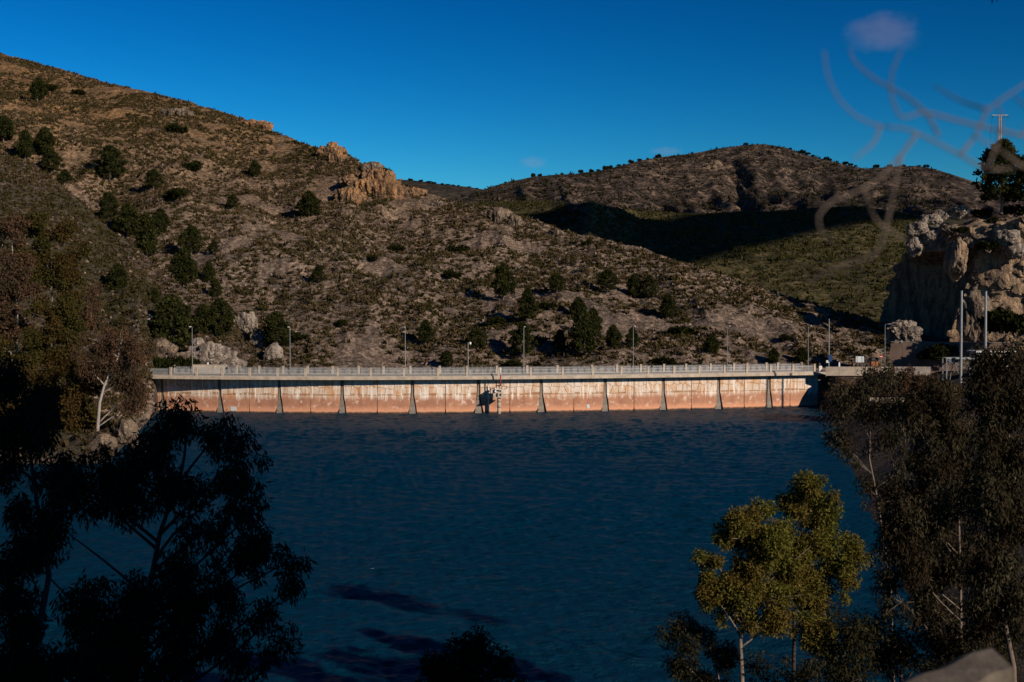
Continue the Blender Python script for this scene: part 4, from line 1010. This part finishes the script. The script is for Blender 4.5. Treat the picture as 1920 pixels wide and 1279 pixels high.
PINES = [
 (10, 265, 45, 'dark pine cut by the left picture edge high on the hill', 1.1), (75, 192, 42, 'topmost pine on the far left slope below the skyline', 1.0), (50, 302, 52, 'pine in the far left cluster, lower left one', .9),
 (88, 296, 52, 'pine in the far left cluster, tallest of it', 1.0), (100, 328, 40, 'pine at the lower right of the far left cluster', 1.1), (124, 350, 30, 'small lowest pine trailing the far left cluster', 1.2),
 (208, 337, 62, 'lone broad dark pine on the upper left hillside', 1.0), (290, 354, 36, 'small pine right of the lone broad dark pine', 1.0), (478, 333, 30, 'small round pine below the thin orange ledge', 1.0),
 (438, 392, 26, 'little pine in the open slope above the gully group', 1.0), (580, 410, 46, 'broad dark pine just left of the orange cliff foot', 1.25), (205, 412, 50, 'uppermost pine of the gully row running down the left hill', .95),
 (240, 445, 60, 'second pine down the gully row on the left hill', 1.0), (276, 484, 80, 'biggest dark pine in the middle of the gully row', .85), (302, 442, 48, 'pine standing right behind the biggest gully pine', 1.0),
 (345, 537, 70, 'broad dark pine low in the gully row', 1.05), (360, 482, 52, 'pine directly above the broad low gully pine', .9), (402, 476, 24, 'small pine right of the gully row', 1.1),
 (392, 532, 40, 'slim lighter pine right of the broad low gully pine', .8), (405, 560, 34, 'lowest slim pine at the end of the gully row', .8), (598, 532, 32, 'small lone pine in the middle of the bare slope', .9),
 (945, 562, 64, 'leaning open pine above the dam middle', .8), (990, 606, 62, 'tall narrow pine above the lamp right of the gauge pole', .8), (798, 648, 44, 'light green pine left of the camera mast', 1.0),
 (897, 656, 40, 'round light green pine beside the camera mast', 1.05), (838, 692, 30, 'low light green pine behind the railing left of the camera mast', 1.2), (980, 672, 62, 'dark pine behind the lamp right of the gauge pole', .9),
 (1045, 550, 36, 'round pine on the slope above the tall central group', 1.05), (1050, 658, 38, 'small dim pine left of the tall central pine', 1.0), (1083, 606, 46, 'upper left pine of the central group', .9),
 (1097, 672, 84, 'tall green pine, largest of the central group above the railing', .75), (1112, 640, 58, 'pine on the right shoulder of the largest central pine', .8), (1138, 550, 40, 'broad pine high right of the central group', 1.2),
 (1190, 560, 42, 'left one of the touching pair of pines on the right slope', 1.1), (1218, 560, 40, 'right one of the touching pair of pines on the right slope', 1.0), (1252, 600, 44, 'lone pine below the touching pair on the right slope', 1.1),
 (1150, 656, 44, 'dim grey green pine right of the largest central pine', 1.0), (1186, 656, 40, 'dim pine left of the lamp by the cyclist', .9), (1334, 664, 34, 'bright small pine between the two lamps on the right half', 1.2),
 (1450, 684, 28, 'small dark pine behind the right part of the railing', 1.3), (1504, 686, 32, 'dark round pine behind the last railing posts', 1.3)]
for px, py, h, lb, w_ in PINES: pine(px, py, h, lb, w_)
for px, py, h, lb, w_, D in [(222, 562, 62, 'dark round pine on the grey slope right of the brown trees', 1.05, 272), (224, 612, 46, 'lighter pine just below the dark round pine on the grey slope', 1.0, 262), (290, 572, 30, 'small dim pine in the middle of the grey slope', 1.0, 272),
        (325, 664, 104, 'big dark pine behind the leftmost street lamp', .95, 261), (382, 634, 58, 'pine just right of the big pine above the cream rock', 1.0, 266), (412, 640, 74, 'tall dim pine between the big pine and the pink rock knob', .85, 267),
        (518, 660, 70, 'dark pine behind the second street lamp', .95, 262), (232, 640, 30, 'little pale green pine over the rust coloured tree', 1.0, 258)]:
    pine(px, py, h, lb, w_, D=D)
BUSH = [(335, 250, 16, 'small dark bush high on the left slope'), (365, 320, 16, 'flat dark bush right of the small pine on the left slope'), (330, 372, 20, 'dark bush below the small pine on the left slope'), (856, 476, 16, 'isolated oval dark bush above the dam middle'),
 (848, 522, 14, 'second dark bush straight below the isolated oval one'), (742, 472, 12, 'low dark bush left of the isolated oval bush'), (720, 318 + 8, 12, 'dark bush on the skyline right of the orange crags'), (1278, 630, 18, 'dark bush under the lone pine on the right slope'),
 (700, 488, 10, 'tiny dark bush in the centre left of the slope'), (1020, 580, 14, 'dark bush left of the round pine above the central group'), (930, 610, 16, 'bush on the slope above the gauge pole'), (1245, 690, 20, 'green bush behind the railing right of the cyclist'),
 (1285, 692, 14, 'second green bush behind the railing right of the cyclist'), (965, 690, 14, 'light bush behind the railing right of the gauge pole'), (560, 640, 14, 'small bush right of the second street lamp'), (640, 610, 12, 'small bush on the lower bare slope'),
 (1100, 400 + 60, 8, 'tiny bush on the crest near the dark hollow'), (100, 170, 12, 'tiny dark bush near the far left skyline'), (150, 178, 10, 'another tiny bush right of the topmost left pine'), (1475, 640, 12, 'small bush above the right railing end')]
for px, py, h, lb in BUSH: bush(px, py, h, lb)
for px, lb in ((298, 'left clump of the green hedge behind the left railing'), (322, 'middle clump of the green hedge behind the left railing'), (346, 'right clump of the green hedge behind the left railing')):
    bush(px, 702, 32, lb, .75, D=251.2)
for px, py, D, h, lb in [(1842, 408, 314, 16, 'dark bush on the sandy cliff top left of the big pine'), (1868, 425, 307, 16, 'bush on the orange soil of the cliff top'), (1855, 470, 295, 18, 'round bush on the ledge above the lit cliff face'), (1905, 405, 311, 20, 'dark bush beside the big cliff top pine'), (1800, 438, 300, 12, 'small bush between the rim boulders'),
        (1745, 676, 250, 20, 'bush before the retaining wall, left one'), (1770, 668, 249, 22, 'bush before the retaining wall, right one'), (1880, 618, 244, 34, 'black shrub at the foot of the lit cliff, left one'), (1905, 628, 243, 36, 'black shrub at the foot of the lit cliff, by the picture edge')]:
    bush(px, py, h, lb, 1.2, D=D)
pine(1878, 392, 118, 'big pine on top of the right cliff before the power pole', .95, D=309, k=2)
pine(1930, 392, 95, 'pine cut by the right picture edge on the cliff top', 1.0, D=307, k=1)
# tiny trees along the far skylines
fl = [(948, 343), (1000, 331), (1013, 329), (1052, 327), (1090, 325), (1108, 322), (1122, 320), (1135, 317), (1142, 316), (1158, 311), (1170, 308), (1180, 305), (1196, 302), (1212, 300), (1232, 297), (1395, 272), (1480, 280), (1503, 288), (1512, 291), (1522, 294), (1534, 298), (1545, 301), (1552, 302), (1566, 305), (1580, 308), (1590, 311), (1602, 313), (1640, 314), (1665, 312), (1690, 312), (1720, 311), (1732, 314)]
for k, (px, py) in enumerate(fl):
    j = int(np.argmin(abs(S_far['px'] - px))); col = S_far['V'][:, j]; q = col[int(np.argmin(scr(col)[1]))]
    s = 1.6 + (k * 37 % 10) * .35; o = bpy.data.objects.new('distant_tree', BM[k % 3][0]); C.objects.link(o); o.location = tuple(q - (0, 4, .8)); o.scale = (s, s, s * 1.1); o.rotation_euler = (0, 0, k)
    tag(o, 'tiny dark tree on the skyline of the far mountain', 'tree', 'tiny trees on the far mountain skyline')
for k, px in enumerate([742, 770, 790, 806, 815, 829, 838, 850, 862, 880, 893]):
    j = int(np.argmin(abs(S_fr['px'] - px))); col = S_fr['V'][:, j]; q = col[int(np.argmin(scr(col)[1]))]
    s = 2.4 + (k * 29 % 10) * .3; o = bpy.data.objects.new('distant_tree', BM[k % 3][0]); C.objects.link(o); o.location = tuple(q - (0, 4, 1)); o.scale = (s * 1.4, s, s * .8); o.rotation_euler = (0, 0, k)
    tag(o, 'tiny black tree on the low ridge in the notch', 'tree', 'tiny trees on the ridge in the notch')

# left bank trees
def bank_tree(px, py, D, label, lobes, leaf, bark='bark', ncl=70, nl=9000, L=.42, Wd=.16, trad=.16, trunkpx=None, cs=.8, group='trees on the left bank', droop=.4, cat='tree', name='bank_tree', thin=.03, depth=.8):
    base = at(px, py, D); tr = [base] + [at(x, y, D) for x, y in (trunkpx or [(px + 3, (py + lobes[0][1]) / 2), (lobes[0][0], lobes[0][1])])]
    return lobe_tree(name, label, cat, base, tr, pxlobes(D, lobes, depth), leaf, bark, ncl, nl, L, Wd, droop, cs, group, trad, thin=thin)
bank_tree(95, 720, 196, 'tall olive brown tree on the left bank, its crown the highest there', [(95, 430, 40, 28), (70, 470, 48, 35), (125, 480, 30, 40), (100, 530, 50, 35), (130, 560, 25, 35)], 'bank_leaf', ncl=80, nl=11000)
bank_tree(30, 740, 190, 'rusty olive tree at the left picture edge below the highest crown', [(20, 430, 35, 25), (15, 500, 40, 40), (35, 560, 45, 35), (10, 610, 30, 30)], 'rust_leaf', 'pale_bark', ncl=60, nl=8000)
bank_tree(110, 760, 186, 'dense olive tree in the middle of the left bank row', [(105, 600, 45, 32), (80, 640, 45, 32), (135, 640, 30, 30), (110, 680, 45, 25)], 'bank_leaf', ncl=80, nl=11000)
bank_tree(28, 800, 180, 'low olive tree at the left picture edge with white stems below it', [(20, 660, 35, 25), (55, 680, 40, 22), (25, 710, 40, 22), (75, 730, 40, 22)], 'bank_leaf', 'pale_bark', ncl=60, nl=8500)
bank_tree(182, 826, 172, 'rust brown eucalyptus with a forked white trunk on the left shore', [(185, 640, 34, 24), (228, 640, 38, 26), (262, 665, 26, 30), (205, 680, 42, 22), (240, 705, 34, 24), (165, 690, 28, 24), (262, 730, 20, 34), (250, 760, 16, 24)], 'rust_leaf', 'pale_bark', ncl=90, nl=8500, L=.38, Wd=.10, trad=.27,
          trunkpx=[(184, 790), (187, 755), (195, 725), (205, 700), (222, 670)], cs=.65, droop=.8)
b = MB(); base = at(182, 826, 171.8)
bank_tree(150, 830, 176, 'dark olive tree behind the white trunk on the left shore', [(150, 730, 34, 28), (125, 760, 26, 30), (175, 770, 22, 26), (140, 790, 24, 20)], 'bank_leaf', ncl=50, nl=7000)
bank_tree(60, 810, 178, 'dark shrubby tree behind the far left foreground leaves', [(50, 780, 34, 24), (90, 775, 30, 26), (15, 770, 30, 26)], 'bank_leaf', ncl=45, nl=6500)
bank_tree(170, 640, 232, 'thin brown tree on the slope right of the olive brown row', [(168, 570, 14, 25), (160, 600, 18, 22), (180, 610, 12, 18)], 'rust_leaf', ncl=24, nl=2200)

# foreground trees
lobes = [(345, 785, 50, 34), (400, 825, 58, 48), (300, 845, 55, 42), (455, 850, 26, 42), (425, 920, 55, 60), (235, 890, 70, 42), (170, 930, 60, 40), (340, 915, 55, 36), (470, 960, 32, 48), (500, 1030, 36, 38), (560, 1045, 36, 18), (548, 1100, 26, 46), (440, 1040, 58, 50), (395, 1110, 90, 50),
         (500, 1160, 32, 30), (300, 1150, 80, 50), (230, 1200, 90, 50), (400, 1210, 90, 55), (330, 1250, 120, 40), (140, 1010, 26, 22), (270, 940, 40, 30), (130, 880, 40, 36), (180, 860, 40, 26), (60, 1050, 30, 30), (530, 1215, 20, 22), (190, 1240, 80, 40), (330, 1060, 40, 40), (400, 985, 40, 40), (360, 1130, 60, 40), (270, 1110, 50, 40), (160, 1140, 50, 36), (270, 1230, 80, 40)]
bs = at(250, 1400, 28); bs[2] = bankz(bs[0], 28) - .3
lobe_tree('eucalyptus_tree', 'large black silhouetted eucalyptus filling the lower left of the picture', 'eucalyptus tree', bs, [bs, at(235, 1300, 28), at(262, 1180, 28), at(285, 1080, 28), at(300, 1000, 28), at(335, 900, 28)],
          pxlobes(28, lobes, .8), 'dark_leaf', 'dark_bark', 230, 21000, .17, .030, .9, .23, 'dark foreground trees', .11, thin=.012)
lobes = [(20, 720, 36, 30), (62, 762, 36, 40), (20, 800, 46, 38), (70, 815, 34, 26), (20, 870, 28, 26), (95, 905, 40, 30), (30, 960, 34, 30), (90, 975, 36, 24), (40, 1030, 44, 28), (20, 1100, 44, 40), (50, 1180, 60, 40), (110, 1250, 70, 40), (20, 1255, 60, 40)]
bs = at(40, 1450, 24); bs[2] = bankz(bs[0], 24) - .3
lobe_tree('eucalyptus_tree', 'black silhouetted eucalyptus at the far left edge in front of the bank trees', 'eucalyptus tree', bs, [bs, at(60, 1250, 24), at(92, 1080, 24), at(70, 950, 24), at(50, 800, 24)],
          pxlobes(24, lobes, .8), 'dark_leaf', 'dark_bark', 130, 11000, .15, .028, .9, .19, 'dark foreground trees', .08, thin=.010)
lobes = [(880, 1232, 52, 30), (830, 1260, 40, 26), (930, 1262, 40, 26), (870, 1290, 100, 40)]
bs = at(880, 1500, 30); bs[2] = bankz(bs[0], 30) - .3
lobe_tree('shrub', 'black shrub top poking up at the bottom centre of the picture', 'shrub', bs, [bs, at(882, 1400, 30), at(880, 1260, 30)], pxlobes(30, lobes, .8), 'dark_leaf', 'dark_bark', 60, 6000, .13, .03, .3, .2, None, .05, thin=.01)
# lit olive tree and its neighbours
lobes = [(1520, 912, 40, 26), (1490, 935, 30, 20), (1545, 955, 32, 34), (1500, 975, 24, 20), (1540, 1010, 34, 26), (1585, 1035, 26, 24), (1560, 1070, 40, 34), (1500, 1050, 38, 30), (1590, 1090, 16, 30), (1515, 1105, 44, 26), (1480, 1080, 36, 30), (1470, 1010, 30, 30), (1530, 1140, 36, 20)]
bs = at(1487, 1330, 57); bs[2] = bankz(bs[0], 57) - .3
lobe_tree('olive_tree', 'tall yellow green tree lit by the sun at the lower right', 'tree', bs, [bs, at(1488, 1250, 57), at(1490, 1130, 57), at(1500, 1020, 57), at(1515, 930, 57)], pxlobes(57, lobes, .8), 'olive_leaf', 'dark_bark', 110, 17000, .17, .05, .35, .34, None, .11, thin=.02)
lobes = [(1420, 975, 46, 28), (1390, 1010, 46, 28), (1440, 1040, 44, 34), (1345, 1060, 40, 34), (1330, 1110, 30, 38), (1400, 1090, 50, 38), (1455, 1120, 40, 32), (1380, 1150, 46, 26), (1440, 1175, 40, 20), (1430, 1010, 44, 34), (1475, 1060, 40, 34), (1420, 1100, 50, 40), (1365, 1100, 40, 36)]
bs = at(1392, 1330, 54); bs[2] = bankz(bs[0], 54) - .3
lobe_tree('olive_tree', 'lower yellow green tree with a pale trunk left of the tall one', 'tree', bs, [bs, at(1391, 1270, 54), at(1388, 1200, 54), at(1400, 1120, 54), at(1415, 1010, 54)], pxlobes(54, lobes, .8), 'olive_leaf', 'bark', 120, 18000, .17, .05, .35, .34, None, .12, thin=.02)
lobes = [(1535, 1185, 26, 20), (1510, 1200, 22, 16), (1550, 1205, 14, 16)]
bs = at(1530, 1330, 55); bs[2] = bankz(bs[0], 55) - .3
lobe_tree('shrub', 'small bright green shrub top below the tall yellow green tree', 'shrub', bs, [bs, at(1532, 1260, 55), at(1530, 1200, 55)], pxlobes(55, lobes, .8), 'olive_leaf', 'dark_bark', 22, 3000, .16, .05, .35, .3, None, .06, thin=.015)
lobes = [(1300, 1190, 46, 36), (1280, 1240, 40, 30), (1340, 1240, 46, 30), (1310, 1280, 80, 30)]
bs = at(1360, 1330, 50); bs[2] = bankz(bs[0], 50) - .3
lobe_tree('shrub', 'dark thin shrub left of the pale trunk at the bottom', 'shrub', bs, [bs, at(1345, 1250, 50), at(1325, 1200, 50)], pxlobes(50, lobes, .8), 'dark_leaf', 'pale_bark', 40, 4200, .17, .04, .4, .3, None, .045, thin=.012)
# right eucalyptus group
lobes = [(1660, 715, 44, 18), (1610, 730, 40, 20), (1590, 765, 36, 24), (1640, 770, 44, 24), (1572, 820, 24, 16), (1600, 850, 14, 20), (1690, 760, 40, 24), (1660, 820, 30, 24), (1625, 915, 26, 14), (1690, 880, 30, 40)]
bs = at(1680, 1330, 62); bs[2] = bankz(bs[0], 62) - .3
lobe_tree('eucalyptus_tree', 'thin eucalyptus with pale forked stems standing against the water on the right', 'eucalyptus tree', bs, [bs, at(1670, 1100, 62), at(1645, 935, 62), at(1630, 860, 62), at(1632, 800, 62), at(1642, 740, 62)], pxlobes(62, lobes, .8), 'brown_leaf', 'bark', 90, 5200, .20, .045, .9, .34, 'eucalyptus trees on the right', .06, thin=.012)
lobes = [(1760, 745, 60, 34), (1720, 800, 56, 40), (1790, 810, 60, 44), (1740, 880, 60, 44), (1800, 900, 56, 44), (1700, 940, 50, 36), (1760, 980, 66, 44), (1680, 1000, 36, 36), (1720, 1070, 60, 40), (1690, 1130, 40, 30), (1800, 1060, 50, 50), (1760, 1150, 60, 40)]
bs = at(1800, 1400, 44); bs[2] = bankz(bs[0], 44) - .3
lobe_tree('eucalyptus_tree', 'dense brown eucalyptus in front of the steel frame on the right', 'eucalyptus tree', bs, [bs, at(1802, 1200, 44), at(1800, 1050, 44), at(1796, 930, 44), at(1790, 800, 44)], pxlobes(44, lobes, .9), 'brown_leaf', 'bark', 210, 24000, .17, .034, .9, .30, 'eucalyptus trees on the right', .07, thin=.014)
lobes = [(1880, 690, 44, 36), (1850, 740, 44, 36), (1905, 770, 36, 44), (1860, 820, 44, 40), (1900, 870, 40, 44), (1850, 930, 50, 44), (1900, 980, 40, 50), (1860, 1050, 44, 44), (1905, 1110, 40, 44), (1850, 1150, 44, 34)]
bs = at(1905, 1450, 38); bs[2] = bankz(bs[0], 38) - .3
lobe_tree('eucalyptus_tree', 'tall brown eucalyptus at the right picture edge under the lit cliff', 'eucalyptus tree', bs, [bs, at(1900, 1250, 38), at(1870, 1100, 38), at(1905, 950, 38), at(1890, 800, 38)], pxlobes(38, lobes, .9), 'brown_leaf', 'bark', 190, 20000, .16, .032, .9, .27, 'eucalyptus trees on the right', .10, thin=.014)
lobes = [(1600, 1180, 50, 40), (1660, 1220, 60, 40), (1740, 1230, 70, 40), (1560, 1240, 50, 36), (1830, 1220, 70, 40), (1470, 1260, 40, 26), (1620, 1270, 120, 34), (1900, 1200, 40, 60)]
bs = at(1700, 1450, 40); bs[2] = bankz(bs[0], 40) - .3
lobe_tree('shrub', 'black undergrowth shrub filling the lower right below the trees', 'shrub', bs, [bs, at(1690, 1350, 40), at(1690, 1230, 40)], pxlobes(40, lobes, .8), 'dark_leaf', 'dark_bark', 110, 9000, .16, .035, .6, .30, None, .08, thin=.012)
# rusty bushes on the right bank before the parapet
for k, (px, py, rx, rz, D, lb) in enumerate([(1640, 722, 34, 18, 214, 'rust brown bush under the parapet, left one'), (1690, 712, 38, 20, 216, 'rust brown bush under the parapet, middle one'), (1725, 722, 26, 16, 212, 'rust brown bush under the parapet, right one'), (1585, 738, 26, 20, 226, 'dull brown bush on the rocks beside the dam end'), (1790, 735, 30, 20, 205, 'dim green bush at the foot of the steel frame')]):
    bank_tree(px, py + rz + 6, D, lb, [(px, py, rx, rz), (px - rx * .5, py + rz * .6, rx * .6, rz * .6), (px + rx * .5, py + rz * .6, rx * .6, rz * .6)], 'rust_leaf' if k != 4 else 'bank_leaf', ncl=34, nl=3200, L=.34, Wd=.12, trad=.06, cs=.6, group='bushes on the right bank', cat='bush', name='bush')

# ------------------------------------------------------------------ near the lens
r = thing('bare_branch', 'blurred bare twigs hanging close to the lens at the upper right', 'branch', at(1990, 290, 1.6))
o0 = at(1990, 290, 1.6)
TW_ = [[(1990, 290), (1920, 315), (1850, 320), (1800, 290), (1750, 265), (1700, 240), (1650, 238), (1605, 220), (1570, 185), (1550, 140), (1545, 95)],
 [(1760, 255), (1740, 215), (1700, 180), (1640, 150), (1600, 115), (1593, 90)], [(1920, 255), (1850, 240), (1790, 225), (1730, 208), (1690, 225), (1675, 195), (1668, 160), (1675, 125), (1690, 95)],
 [(1990, 290), (1940, 262), (1920, 255)], [(1800, 290), (1830, 255), (1850, 205), (1895, 175), (1925, 155)], [(1850, 205), (1800, 190), (1750, 160)], [(1650, 238), (1640, 268), (1600, 300)],
 [(1720, 250), (1690, 290), (1655, 330), (1620, 355), (1560, 375), (1532, 405), (1540, 440), (1565, 455)], [(1620, 355), (1640, 415), (1700, 450)], [(1690, 290), (1650, 480), (1580, 495), (1510, 530)],
 [(1920, 315), (1880, 285), (1830, 255)], [(1850, 320), (1880, 240), (1870, 190)], [(1920, 255), (1935, 210), (1900, 180)]]
for k, t_ in enumerate(TW_):
    n_ = len(t_); dd = [1.6 + .12 * math.sin(k * 1.7) * (i / max(1, n_ - 1)) for i in range(n_)]
    P_ = np.array([at(x, y, d_) for (x, y), d_ in zip(t_, dd)]) - o0
    tt = np.linspace(0, n_ - 1, n_ * 4); P_ = np.stack([np.interp(tt, np.arange(n_), P_[:, c]) for c in range(3)], -1)
    for _ in range(2): P_[1:-1] = (P_[:-2] + 2 * P_[1:-1] + P_[2:]) / 4
    b = MB(); b.tube(P_, np.linspace(.0019, .0008, len(P_)), 6); b.build('twig', M['bark'], r, True)
r = thing('leaf_sprig', 'tiny dark leaf sprig hanging from the top edge at the upper right', 'sprig', at(1862, -30, 6))
b = MB(); b.tube([(0, 0, 0), (.0, 0, .05), (.02, 0, .25)], .002, 4); b.build('stem', M['dark_bark'], r)
for dx, dz in ((0, 0), (.012, .01), (-.012, .02)):
    b = MB(); b.prism([(dx, dz), (dx - .012, dz - .04), (dx - .004 + dx, dz - .095), (dx + .008, dz - .04)], -.001, .001); b.build('leaf', M['dark_leaf'], r)
# weathered log rail at the lower right corner
p = at(1830, 1262, 3.4)
r = thing('stone_post', 'blurred weathered block at the lower right corner of the picture', 'stone block', p)
me_v = []
a0, a1 = at(1725, 1322, 3.0) - p, at(1893, 1244, 3.5) - p
nn_ = 24
for i in range(nn_ + 1):
    f = i / nn_; c = a0 * (1 - f) + a1 * f
    for (dy, dz) in ((0, -.30), (0, -.015), (.01, 0), (.16, .012), (.20, 0), (.20, -.30)):
        me_v.append(c + np.array([0, dy - .03, dz + .004 * math.sin(i * .45)]))
k6 = 6; Qv = [[i * k6 + j, (i + 1) * k6 + j, (i + 1) * k6 + (j + 1) % k6, i * k6 + (j + 1) % k6] for i in range(nn_) for j in range(k6)]
T6 = [[nn_ * k6, nn_ * k6 + j, nn_ * k6 + j + 1] for j in range(1, 5)]
obj('block', mesh('block', me_v, [Qv, T6]), M['old_wood'], r)
# white cap of a small wave
p = at(702, 1073, 97); p[2] = .03; b = MB()
b.add([(-.35, 0, 0), (-.1, -.12, .05), (.12, -.05, .10), (.3, .05, .02), (.1, .18, .04), (-.15, .1, .03)], [], [[0, 1, 5], [1, 4, 5], [1, 2, 4], [2, 3, 4]]); o = b.build('wave_crest', M['white']); o.location = tuple(p); tag(o, 'single white breaking crest on the dark water below the dam centre left', 'wave')

# ------------------------------------------------------------------ clouds
def cloudmat(dens):
    m = bpy.data.materials.new('thin_cloud'); m.use_nodes = True; nt = m.node_tree; nt.nodes.clear()
    out = nt.nodes.new('ShaderNodeOutputMaterial'); v = nt.nodes.new('ShaderNodeVolumePrincipled'); v.inputs['Color'].default_value = (.92, .74, .74, 1)
    g = coords(nt, 'Object'); ln = nt.nodes.new('ShaderNodeVectorMath'); ln.operation = 'LENGTH'; nt.links.new(g, ln.inputs[0])
    nz = noise(nt, g, 1.8, 4); a = nt.nodes.new('ShaderNodeMath'); a.operation = 'MULTIPLY_ADD'; nt.links.new(nz, a.inputs[0]); a.inputs[1].default_value = 1.2; nt.links.new(ln.outputs['Value'], a.inputs[2])
    mr = nt.nodes.new('ShaderNodeMapRange'); nt.links.new(a.outputs[0], mr.inputs[0]); mr.inputs[1].default_value = 1.5; mr.inputs[2].default_value = 1.0; mr.inputs[3].default_value = 0; mr.inputs[4].default_value = dens
    nt.links.new(mr.outputs[0], v.inputs['Density']); nt.links.new(v.outputs[0], out.inputs['Volume']); return m
for px, py, rx, rz, dens, lb in [(1655, 62, 85, 44, .0011, 'small pinkish cloud high in the right part of the sky'), (1000, 305, 34, 14, .002, 'faint pink wisp low in the sky over the notch'), (1250, 284, 40, 10, .0018, 'faint pink wisp touching the left shoulder of the far mountain')]:
    D = 4200.; s = D / FPX; V, T = ICO[3]; o = obj('cloud', mesh('cloud', V, T), cloudmat(dens)); o.location = tuple(at(px, py, D)); o.scale = (rx * s, rx * s, rz * s); tag(o, lb, 'cloud', 'small pink clouds')
# added out-of-view slab, outlined to cast the valley shadow as a cloud would
pts = [(1008, 410), (1060, 393), (1110, 391), (1150, 404), (1200, 424), (1250, 442), (1300, 442), (1350, 422), (1400, 406), (1470, 396), (1560, 390), (1640, 389), (1700, 393), (1760, 398), (1790, 408), (1700, 411), (1610, 421), (1530, 436), (1440, 460), (1350, 484), (1290, 500), (1220, 480), (1150, 462), (1090, 446), (1040, 436)]
G = [locate(S_val, x, y, 168) for x, y in pts]
cp = [g_ + SUN * ((420 - g_[2]) / SUN[2]) for g_ in G]
cp = np.array(cp); cc = cp.mean(0); n = len(cp); V = []
for f, dz in ((1.0, 0), (1.0, 6), (.9, 16), (.5, 24)): V += list(cc + (cp - cc) * (f, f, 0) + (0, 0, dz))
for f in (.5,): V += list(cc + (cp - cc) * (f, f, 0) - (0, 0, 4))
V = np.array(V); V[:, 2] = 420 + (V[:, 2] - cc[2]); V = np.vstack([V, cc + (0, 0, 26), cc - (0, 0, 5)])
Qc = [[r_ * n + k, r_ * n + (k + 1) % n, (r_ + 1) * n + (k + 1) % n, (r_ + 1) * n + k] for r_ in range(3) for k in range(n)] + [[4 * n + k, 4 * n + (k + 1) % n, (k + 1) % n, k] for k in range(n)]
Tc = [[3 * n + k, 3 * n + (k + 1) % n, 5 * n] for k in range(n)] + [[4 * n + (k + 1) % n, 4 * n + k, 5 * n + 1] for k in range(n)]
o = obj('cloud', mesh('cloud', V, [Qc, Tc]), M['white']); o['kind'] = 'structure'  # unseen shadow caster for the valley
print('stones', nst)
